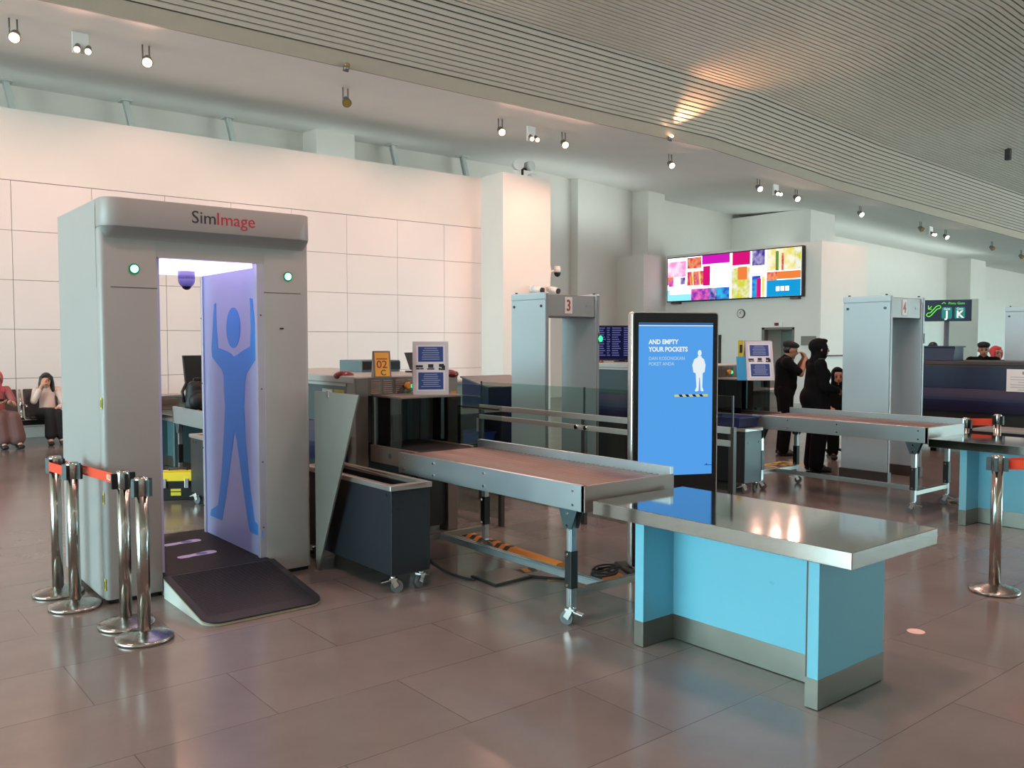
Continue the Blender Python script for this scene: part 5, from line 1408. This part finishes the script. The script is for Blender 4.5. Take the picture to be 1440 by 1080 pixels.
limb(C, (V(0, 0, 0.92), 0.15), (V(0, 0.02, 1.12), 0.155), (V(0, 0.0, 1.28), 0.14)); limb(C, (V(-0.15, 0, 1.33), 0.075), (V(0.15, 0, 1.33), 0.075)); limb(C, (V(0, 0, 1.3), 0.1), (V(0, 0.02, 1.38), 0.075))
for sx in (-1, 1): limb(C, (V(sx*0.17, 0, 1.33), 0.075), (V(sx*0.225, 0.15, 1.20), 0.062))
obj('uniform_shirt', smooth_union(C, El, 0.014), M_uni, t, local=True)
C = []
limb(C, (V(-0.06, 0, 0.93), 0.13), (V(0.06, 0, 0.93), 0.13))
for sx in (-1, 1): limb(C, (V(sx*0.085, 0, 0.90), 0.115), (V(sx*0.10, 0.02, 0.50), 0.085), (V(sx*0.10, -0.02, 0.09), 0.075))
obj('trousers', smooth_union(C, [], 0.014), M_uni, t, local=True)
C = []
for sx in (-1, 1): C += shoe((sx*0.10, -0.03, 0))[0]
obj('shoe', smooth_union(C, [], 0.008), mat('black leather', (16, 16, 17), 0.3), t, local=True, split=True)
obj('cap', smooth_union([], [(tuple(q(0, -0.012, 0.078)), (0.096, 0.118, 0.052), R_), (tuple(q(0, -0.02, 0.05)), (0.083, 0.103, 0.04), R_)], 0.008), mat('black felt', (18, 18, 22), 0.85), t, local=True)
obj('hair', smooth_union([], [(tuple(q(0, -0.03, 0.01)), (0.081, 0.078, 0.075), R_)], 0.009), M_hair, t, local=True)
obj('shoulder_tab', MB().box(0.12, 0.2, -0.03, 0.03, 1.403, 1.412).box(-0.2, -0.12, -0.03, 0.03, 1.403, 1.412), mat('grey rank tab', (66, 68, 76), 0.7), t, local=True, split=True)

# --- officer in headscarf, arms folded
p = at_z(1146, 663)
t = person('person in long black jacket and black headscarf standing in profile, facing right', (p.x, p.y, 0), face_dir)
C, El = [], []
hc = V(0, 0.045, 1.535); R_ = Rx(-0.03); q = head(C, El, hc, R_)
limb(C, (V(0, 0, 0.92), 0.12), (V(0, 0.0, 1.12), 0.11), (V(0, 0.0, 1.27), 0.09)); limb(C, (V(0, 0.0, 1.29), 0.06), (V(0, 0.03, 1.46), 0.05))
for sx in (-1, 1):
    limb(C, (V(sx*0.09, 0, 0.90), 0.09), (V(sx*0.09, 0.02, 0.50), 0.058), (V(sx*0.09, -0.03, 0.08), 0.042), (V(sx*0.09, 0.07, 0.035), 0.024))
    limb(C, (V(sx*0.17, -0.01, 1.34), 0.05), (V(sx*0.215, 0.03, 1.06), 0.043), (V(sx*0.12, 0.23, 1.02), 0.03))
    hand(C, V(sx*0.12, 0.23, 1.02), V(-sx*0.8, 0.55, -0.1), V(0, -0.3, -1), 0.5, thumb=sx)
obj('body', smooth_union(C, El, 0.009), M_skin2, t, local=True)
face(t, q)
C, El = [], [((0, 0.03, 1.20), (0.15, 0.145, 0.13)), ((0, -0.06, 0.92), (0.18, 0.14, 0.17))]
limb(C, (V(-0.05, 0.0, 0.72), 0.165), (V(-0.03, 0, 1.10), 0.14), (V(0, 0, 1.28), 0.13)); limb(C, (V(0.05, 0.0, 0.72), 0.165), (V(0.03, 0, 1.10), 0.14)); limb(C, (V(-0.14, 0, 1.34), 0.07), (V(0.14, 0, 1.34), 0.07))
for sx in (-1, 1): limb(C, (V(sx*0.17, -0.01, 1.34), 0.075), (V(sx*0.215, 0.03, 1.06), 0.066), (V(sx*0.135, 0.20, 1.02), 0.052))
obj('jacket', smooth_union(C, El, 0.014), M_uni, t, local=True)
C = []
for sx in (-1, 1): limb(C, (V(sx*0.08, 0, 0.82), 0.115), (V(sx*0.085, 0.02, 0.50), 0.10), (V(sx*0.09, -0.02, 0.10), 0.092))
obj('trousers', smooth_union(C, [], 0.014), M_uni, t, local=True)
C = []
for sx in (-1, 1): C += shoe((sx*0.09, -0.03, 0), L=0.17)[0]
obj('shoe', smooth_union(C, [], 0.008), mat('black leather', (16, 16, 17), 0.3), t, local=True, split=True)
def headscarf(t, q, R_, nb, m, s=1.0):
    C = []; limb(C, (q(0, -0.02, -0.06), 0.08*s), (nb, 0.10*s)); limb(C, (q(0, -0.05, 0.0), 0.07*s), (nb+V(0, 0, .03), 0.07*s)); C.append((nb+V(-.07, 0, -.03), .07*s, nb+V(.07, 0, -.03), .07*s))
    El = [(tuple(q(0, -0.03, 0.03)), (0.090*s, 0.103*s, 0.104*s), R_), (tuple(q(0, -0.055, 0.03)), (0.085*s, 0.098*s, 0.092*s), R_), (tuple(q(0, 0.0, -0.085)), (0.078*s, 0.083*s, 0.06*s), R_)]
    El.append((tuple(q(0, 0.028, 0.098)), (0.062*s, 0.055*s, 0.03*s), R_))
    for sx in (-1, 1): El.append((tuple(q(sx*0.072, 0.02, -0.01)), (0.02*s, 0.045*s, 0.09*s), R_))
    obj('headscarf', smooth_union(C, El, 0.009), m, t, local=True)
headscarf(t, q, R_, V(0, 0.0, 1.36), M_uni)
obj('shoulder_tab', MB().box(0.13, 0.22, -0.03, 0.03, 1.408, 1.416), mat('grey rank tab', (66, 68, 76), 0.7), t, local=True, split=True)
# shoulder bag strap of pale colour at the hip
obj('pouch', smooth_union([(V(-0.17, 0.02, 0.86), 0.04, V(-0.17, 0.09, 0.86), 0.04)], [], 0.01), mat('dark pouch', (34, 34, 38), 0.6), t, local=True)

# --- seated officer partly hidden by gate 4
def seated(t, s, hc, hrot, arms, legs, skin, sh=0.46):
    C, El = [], []; R_ = hrot
    q = head(C, El, hc, R_, s)
    limb(C, (V(0, 0.02, sh+0.08), 0.12), (V(0, 0.0, sh+0.28), 0.105), (V(0, -0.01, sh+0.40), 0.085)); limb(C, (V(0, -0.01, sh+0.42), 0.055), (hc+V(0, -0.02, -0.08), 0.047))
    for pts in legs: limb(C, *pts)
    for pts, hd in arms:
        limb(C, *pts); hand(C, pts[-1][0], *hd)
    obj('body', smooth_union(C, El, 0.009), skin, t, local=True)
    face(t, q, s)
    return q
q_ = CP+ray(1177, 540)*(12.4/ray(1177, 540).dot(FW))
t = person('person in black uniform and headscarf seated behind gate 4, only the head and arm showing', (q_.x, q_.y, 0), PI*0.72)
legs = [[(V(sx*.09, .02, .5), .09), (V(sx*.11, .42, .5), .065), (V(sx*.11, .44, .09), .042), (V(sx*.11, .53, .035), .024)] for sx in (-1, 1)]
arms = [([(V(sx*.17, 0, .95), .05), (V(sx*.22, .12, .70), .042), (V(sx*.14, .34, .70), .03)], (V(-sx*.2, 1, -.1), V(0, -.2, -1), .4, 1.0, -sx)) for sx in (-1, 1)]
hc = V(0, 0.05, 1.13); q = seated(t, 1.0, hc, Rx(-0.1), arms, legs, M_skin2)
C = []; limb(C, (V(0, .02, .53), .15), (V(0, 0, .75), .14), (V(0, -.01, .92), .13)); limb(C, (V(-.14, 0, .95), .07), (V(.14, 0, .95), .07))
for sx in (-1, 1): limb(C, (V(sx*.17, 0, .95), .072), (V(sx*.22, .12, .70), .062), (V(sx*.15, .31, .70), .048))
obj('jacket', smooth_union(C, [], .014), M_uni, t, local=True)
C = []
for sx in (-1, 1): limb(C, (V(sx*.09, .02, .52), .115), (V(sx*.11, .42, .50), .09), (V(sx*.11, .44, .10), .075))
obj('trousers', smooth_union(C, [], .014), M_uni, t, local=True)
C = []
for sx in (-1, 1): C += shoe((sx*.11, .44, 0))[0]
obj('shoe', smooth_union(C, [], .008), mat('black leather', (16, 16, 17), 0.3), t, local=True, split=True)
headscarf(t, q, Rx(-0.1), V(0, 0.0, 0.97), M_uni)
w2 = thing('office_chair', 'black office chair under the seated uniformed person behind gate 4', 'chair', (q_.x, q_.y, 0), PI*0.72)
obj('seat', MB().lathe([(0.0, .37), (.2, .37), (.23, .39), (.23, .41), (.2, .425), (0, .425)], (0, .1, 0), 24), M_black, w2, local=True)
obj('backrest', MB().box(-.2, .2, -.24, -.20, .55, .95), M_black, w2, .02, local=True)
mb = MB().cyl((0, .1, .10), (0, .1, .37), .03, n=10)
for k in range(5):
    a = k*2*PI/5; mb.bar((0, .1, .10), (.26*math.cos(a), .1+.26*math.sin(a), .07), .035, .03)
obj('pedestal', mb, M_black, w2, local=True)
mb = MB()
for k in range(5):
    a = k*2*PI/5; mb.sph((.26*math.cos(a), .1+.26*math.sin(a), .03), .03, 10, 6)
obj('castor', mb, M_black, w2, local=True)
obj('back_post', MB().bar((0, -.10, .40), (0, -.23, .44), .04, .02).bar((0, -.23, .43), (0, -.235, .75), .04, .02), M_black, w2, local=True)

# --- standing pair behind the far dark blue scanner
def standing_back(label, px, depth, py_top, capm, scarf, shirt, skin, rz):
    d = ray(px, 490); c = CP+d*(depth/d.dot(FW))
    top = CAM_H+((480.8-py_top)/F_PX)*depth
    t = person(label, (c.x, c.y, 0), rz); k = top-1.655
    C, El = [], []; hc = V(0, 0.03, 1.53+k); R_ = Rx(-0.12); q = head(C, El, hc, R_)
    limb(C, (V(0, 0, .92), .12), (V(0, 0, 1.26+k), .10)); limb(C, (V(0, 0, 1.29+k), .06), (V(0, .02, 1.46+k), .05))
    for sx in (-1, 1):
        limb(C, (V(sx*.09, 0, .9), .09), (V(sx*.09, .02, .5), .058), (V(sx*.09, -.02, .08), .042), (V(sx*.09, .07, .035), .024))
        limb(C, (V(sx*.18, 0, 1.35+k), .05), (V(sx*.24, .02, 1.08+k), .043), (V(sx*.14, .22, 1.12+k), .03))
        hand(C, V(sx*.14, .22, 1.12+k), V(-sx*.6, .5, .2), V(-sx*.3, -.6, -.5), .6, 1.0, -sx)
    obj('body', smooth_union(C, El, .010), skin, t, local=True); face(t, q)
    C = []; limb(C, (V(0, 0, .9), .15), (V(0, 0, 1.28+k), .14)); limb(C, (V(-.16, 0, 1.35+k), .072), (V(.16, 0, 1.35+k), .072)); limb(C, (V(0, 0, 1.34+k), .09), (V(0, .01, 1.41+k), .07))
    for sx in (-1, 1): limb(C, (V(sx*.18, 0, 1.35+k), .075), (V(sx*.24, .02, 1.08+k), .064), (V(sx*.16, .19, 1.11+k), .05))
    obj('uniform_shirt', smooth_union(C, [], .014), shirt, t, local=True)
    C = []
    for sx in (-1, 1): limb(C, (V(sx*.08, 0, .92), .115), (V(sx*.09, .02, .5), .085), (V(sx*.09, -.02, .1), .075))
    obj('trousers', smooth_union(C, [], .014), M_uni, t, local=True)
    C = []
    for sx in (-1, 1): C += shoe((sx*.09, -.02, 0))[0]
    obj('shoe', smooth_union(C, [], .008), mat('black leather', (16, 16, 17), 0.3), t, local=True, split=True)
    if scarf: headscarf(t, q, R_, V(0, 0, 1.38+k), scarf)
    else:
        obj('cap', smooth_union([], [(tuple(q(0, -.012, .078)), (.096, .118, .052), R_), (tuple(q(0, -.02, .05)), (.083, .103, .04), R_)], .008), mat('black felt', (18, 18, 22), 0.85), t, local=True)
        obj('hair', smooth_union([], [(tuple(q(0, -.03, .01)), (.081, .078, .075), R_)], .009), M_hair, t, local=True)
        obj('rank_tab', MB().box(.12, .2, .06, .075, 1.33+k, 1.37+k).box(-.2, -.12, .06, .075, 1.33+k, 1.37+k), mat('grey rank tab', (66, 68, 76), 0.7), t, local=True, split=True)
    return t
standing_back('person in black uniform and cap behind the dark blue scanner at the right', 1383, 14.0, 481, 1, None, M_uni, M_skin2, PI*0.66)
standing_back('person in pinkish red headscarf beside the uniformed person at the right', 1400, 15.3, 487, 0, mat('coral red scarf', (202, 66, 76), 0.8), M_uni, M_skin2, PI*0.80)

# --- waiting women on the seats
c = V(3.03, 15.62, 0)
t = person('person with long black hair and pale blouse on the bench, hand at the face', tuple(c), PI-0.12)
sh = 0.40
legs = [[(V(.08, .02, .46), .085), (V(-.02, .42, .50), .06), (V(.0, .50, .10), .04), (V(.0, .60, .035), .028)], [(V(-.08, .02, .46), .085), (V(-.13, .44, .47), .06), (V(-.16, .46, .09), .04), (V(-.17, .56, .035), .028)]]
arms = [([(V(.155, .0, .84), .043), (V(.20, .17, .68), .036), (V(.085, .20, .93), .026)], (V(-.35, -.25, .9), V(-.4, -.9, 0), .55, .95, -1)),
        ([(V(-.155, .0, .84), .043), (V(-.24, .10, .60), .036), (V(-.10, .29, .555), .026)], (V(.5, .85, 0), V(.1, .1, -1), .35, .95, 1))]
hc = V(0.01, 0.06, 1.0); R_ = Rx(-0.1)
q = seated(t, .95, hc, R_, arms, legs, M_skin, sh)
C = []; limb(C, (V(0, .02, .47), .125), (V(0, 0, .66), .115), (V(0, -.01, .79), .112)); limb(C, (V(-.125, 0, .84), .055), (V(.125, 0, .84), .055)); limb(C, (V(0, 0, .82), .08), (V(0, .02, .89), .055))
limb(C, (V(.155, 0, .84), .06), (V(.20, .17, .68), .052), (V(.125, .19, .85), .042)); limb(C, (V(-.155, 0, .84), .06), (V(-.24, .10, .60), .05), (V(-.15, .23, .57), .042))
obj('blouse', smooth_union(C, [], .012), mat('pale beige blouse', (222, 206, 198), 0.75), t, local=True)
C = []; limb(C, (V(-.06, .0, .45), .13), (V(.06, .0, .45), .13))
limb(C, (V(.08, .02, .46), .11), (V(-.02, .42, .50), .09), (V(.0, .50, .16), .085)); limb(C, (V(-.08, .02, .46), .11), (V(-.13, .44, .47), .09), (V(-.16, .46, .15), .085))
obj('trousers', smooth_union(C, [], .012), mat('black wide trousers', (16, 16, 19), 0.8), t, local=True)
C = shoe((0, .50, 0), 0, .11)[0]+shoe((-.165, .46, 0), 0.05, .11)[0]
obj('shoe', smooth_union(C, [], .008), M_black, t, local=True, split=True)
C = []
for sx in (-1, 1): limb(C, (q(sx*.072, -.01, .05), .032), (q(sx*.088, -.01, -.06), .034), (q(sx*.095, .01, -.17), .03)); 
limb(C, (q(0, -.07, .02), .07), (q(0, -.07, -.15), .075))
obj('hair', smooth_union(C, [(tuple(q(0, -.022, .04)), (.086, .10, .092), R_), (tuple(q(.03, .05, .085)), (.05, .035, .03), R_)], .009), M_hair, t, local=True)

c = V(2.28, 15.45, 0)
t = person('person in mauve skirt and pink scarf at the left edge, holding a phone', tuple(c), PI+0.1)
legs = [[(V(.08, .02, .46), .085), (V(.06, .45, .47), .06), (V(.03, .48, .10), .04), (V(.03, .57, .035), .028)], [(V(-.08, .02, .46), .085), (V(-.12, .46, .47), .06), (V(-.17, .52, .09), .04), (V(-.18, .62, .035), .028)]]
arms = [([(V(.155, .0, .88), .043), (V(.22, .13, .64), .036), (V(.05, .30, .68), .026)], (V(-.7, .6, .15), V(-.1, -.2, 1), .5, .95, 1)),
        ([(V(-.155, .0, .88), .043), (V(-.22, .13, .64), .036), (V(-.12, .33, .68), .026)], (V(.3, .9, .1), V(.1, -.2, 1), .5, .95, -1))]
hc = V(0.0, 0.08, 1.06); R_ = Rx(-0.35)
q = seated(t, .95, hc, R_, arms, legs, M_skin, .43)
C = []; limb(C, (V(0, .02, .5), .13), (V(0, 0, .68), .12), (V(0, -.01, .83), .115)); limb(C, (V(-.125, 0, .88), .055), (V(.125, 0, .88), .055))
for sx in (-1, 1): limb(C, (V(sx*.155, 0, .88), .06), (V(sx*.21, .09, .72), .052))
obj('blouse', smooth_union(C, [], .012), mat('dusty rose blouse', (160, 92, 92), 0.8), t, local=True)
C = []; limb(C, (V(-.06, .02, .46), .13), (V(.06, .02, .46), .13)); limb(C, (V(.06, .03, .46), .12), (V(.06, .45, .47), .10), (V(.03, .46, .17), .12)); limb(C, (V(-.06, .03, .46), .12), (V(-.12, .46, .47), .10), (V(-.15, .48, .17), .13)); limb(C, (V(0, .2, .42), .12), (V(-.04, .44, .42), .1), (V(-.06, .44, .2), .13))
obj('skirt', smooth_union(C, [], .012), mat('mauve brown skirt', (112, 84, 82), 0.85, var=0.1, scale=30), t, local=True)
C = shoe((.03, .48, 0), 0, .11)[0]+shoe((-.17, .52, 0), 0.05, .11)[0]
obj('shoe', smooth_union(C, [], .008), M_black, t, local=True, split=True)
headscarf(t, q, R_, V(0, 0.02, 0.90), mat('pink print scarf', (206, 92, 108), 0.8, var=0.25, scale=25), .95)
ph = thing('phone', 'dark phone held in the hands of the person in the mauve skirt', 'phone', tuple(c+V(0.02, -.40, .715)), PI+0.1)
obj('phone_body', MB().hexa([(-.04, -.07, 0), (.04, -.07, 0), (.04, .07, .04), (-.04, .07, .04), (-.04, -.075, .009), (.04, -.075, .009), (.04, .065, .049), (-.04, .065, .049)]), M_black, ph, .003, local=True)

# ------------------------------------------------------------------ light
def light(kind, name, loc, energy, color, target=None, **kw):
    l = bpy.data.lights.new(name, kind); l.energy = energy; l.color = color
    for k, v in kw.items(): setattr(l, k, v)
    o = bpy.data.objects.new(name, l); COL.objects.link(o); o.location = loc
    if target is not None:
        o.rotation_euler = (Vector(target)-Vector(loc)).to_track_quat('-Z', 'Y').to_euler()
    return o
WARM = (1.0, 0.52, 0.40)
for p, ax in LIT:
    q = p+ax*0.06
    light('SPOT', 'lamp_light', q, 110, WARM, q+ax, spot_size=math.radians(115), spot_blend=0.6, shadow_soft_size=0.07)
light('SPOT', 'uplight_beam', UPL+Vector((0, -0.09, 0.03)), 240, (1.0, 0.42, 0.18), UPL+Vector((0.1, -0.75, 0.62)), spot_size=math.radians(85), spot_blend=0.8, shadow_soft_size=0.04)
# wall washers set along the fascia, shining on the panelled wall
for X in (-2, 1.5, 5, 8.5, 12):
    light('SPOT', 'wall_washer', (X, 13.1, 6.0), 270, WARM, (X, 16.6, 2.4), spot_size=math.radians(95), spot_blend=0.7, shadow_soft_size=0.1)
light('SPOT', 'wall_washer', (13.5, 12.9, 6.0), 360, (1.0, 0.46, 0.30), (13.6, 15.7, 3.3), spot_size=math.radians(70), spot_blend=0.7, shadow_soft_size=0.1)
light('SPOT', 'wall_washer', (21.5, 9.5, 5.6), 220, WARM, (21.4, 12.4, 3.2), spot_size=math.radians(60), spot_blend=0.7, shadow_soft_size=0.1)
# high bay lamps over the security hall
for X, Y in ((1.5, 2.5), (5.5, 1.0), (9.5, 3.5), (5.0, 7.5), (12.0, 8.0), (-2.0, 7.0)):
    light('AREA', 'high_bay_lamp', (X, Y, 7.2), 175, (1.0, 0.58, 0.5), (X, Y, 0), shape='DISK', size=0.7)

# unseen cool fill strips, added to brighten the rear wall and ceiling
COOL = (0.86, 1.0, 0.94)
light('AREA', 'fill_strip', (1.75, 17.9, 5.55), 26, COOL, (1.75, 18.3, 6.6), shape='RECTANGLE', size=21, size_y=0.15)
light('AREA', 'fill_strip', (16.6, 17.7, 5.0), 14, COOL, (16.6, 18.2, 6.6), shape='RECTANGLE', size=4.5, size_y=0.15)
light('AREA', 'fill_strip', (31.0, 16.5, 4.4), 60, COOL, (31.0, 18.0, 6.2), shape='RECTANGLE', size=16, size_y=0.15)
w = bpy.data.worlds.new('sky'); sc.world = w; w.use_nodes = True
nt = w.node_tree; bg = nt.nodes['Background']
tc = nt.nodes.new('ShaderNodeTexCoord'); sx = nt.nodes.new('ShaderNodeSeparateXYZ'); cr = nt.nodes.new('ShaderNodeValToRGB')
nt.links.new(tc.outputs['Generated'], sx.inputs[0])
mr = nt.nodes.new('ShaderNodeMapRange'); mr.inputs['From Min'].default_value = -1; mr.inputs['From Max'].default_value = 1
nt.links.new(sx.outputs['Z'], mr.inputs['Value']); nt.links.new(mr.outputs[0], cr.inputs['Fac'])
e = cr.color_ramp.elements
e[0].position = 0.47; e[0].color = (0.60, 0.68, 0.66, 1)
e[1].position = 0.52; e[1].color = (0.58, 0.98, 1.02, 1)
nt.links.new(cr.outputs['Color'], bg.inputs['Color']); bg.inputs['Strength'].default_value = 21.0
po = light('AREA', 'window_portal', (XL-0.05, 8.5, 3.5), 1, (1, 1, 1), (0, 8.5, 3.5), shape='RECTANGLE', size=21, size_y=7.0)
po.data.cycles.is_portal = True
po = light('AREA', 'window_portal', (40, YN-0.05, 2.1), 1, (1, 1, 1), (40, 0, 2.1), shape='RECTANGLE', size=32, size_y=4.2)
po.data.cycles.is_portal = True

po = light('AREA', 'window_portal', (16, YN-0.05, 7.95), 1, (1, 1, 1), (16, 0, 7.95), shape='RECTANGLE', size=76, size_y=0.4)  # sky slot above the front wall, added as fill for the slats
po.data.cycles.is_portal = True
# ------------------------------------------------------------------ camera and view
cd = bpy.data.cameras.new('camera'); co = bpy.data.objects.new('camera', cd); COL.objects.link(co)
cd.sensor_fit = 'HORIZONTAL'; cd.sensor_width = 36.0; cd.lens = F_PX/1440*36.0; cd.clip_start = 0.05; cd.clip_end = 200
co.matrix_world = Matrix(((RT.x, UP.x, -FW.x, CP.x), (RT.y, UP.y, -FW.y, CP.y), (RT.z, UP.z, -FW.z, CP.z), (0, 0, 0, 1)))
sc.camera = co
sc.view_settings.view_transform = 'Standard'; sc.view_settings.look = 'None'
sc.view_settings.exposure = -0.14; sc.view_settings.gamma = 1.0; sc.view_settings.use_curve_mapping = False
sc.cycles.use_denoising = True
sc.cycles.max_bounces = 8; sc.cycles.diffuse_bounces = 4; sc.cycles.glossy_bounces = 4; sc.cycles.transparent_max_bounces = 16
sc.cycles.sample_clamp_indirect = 4.0
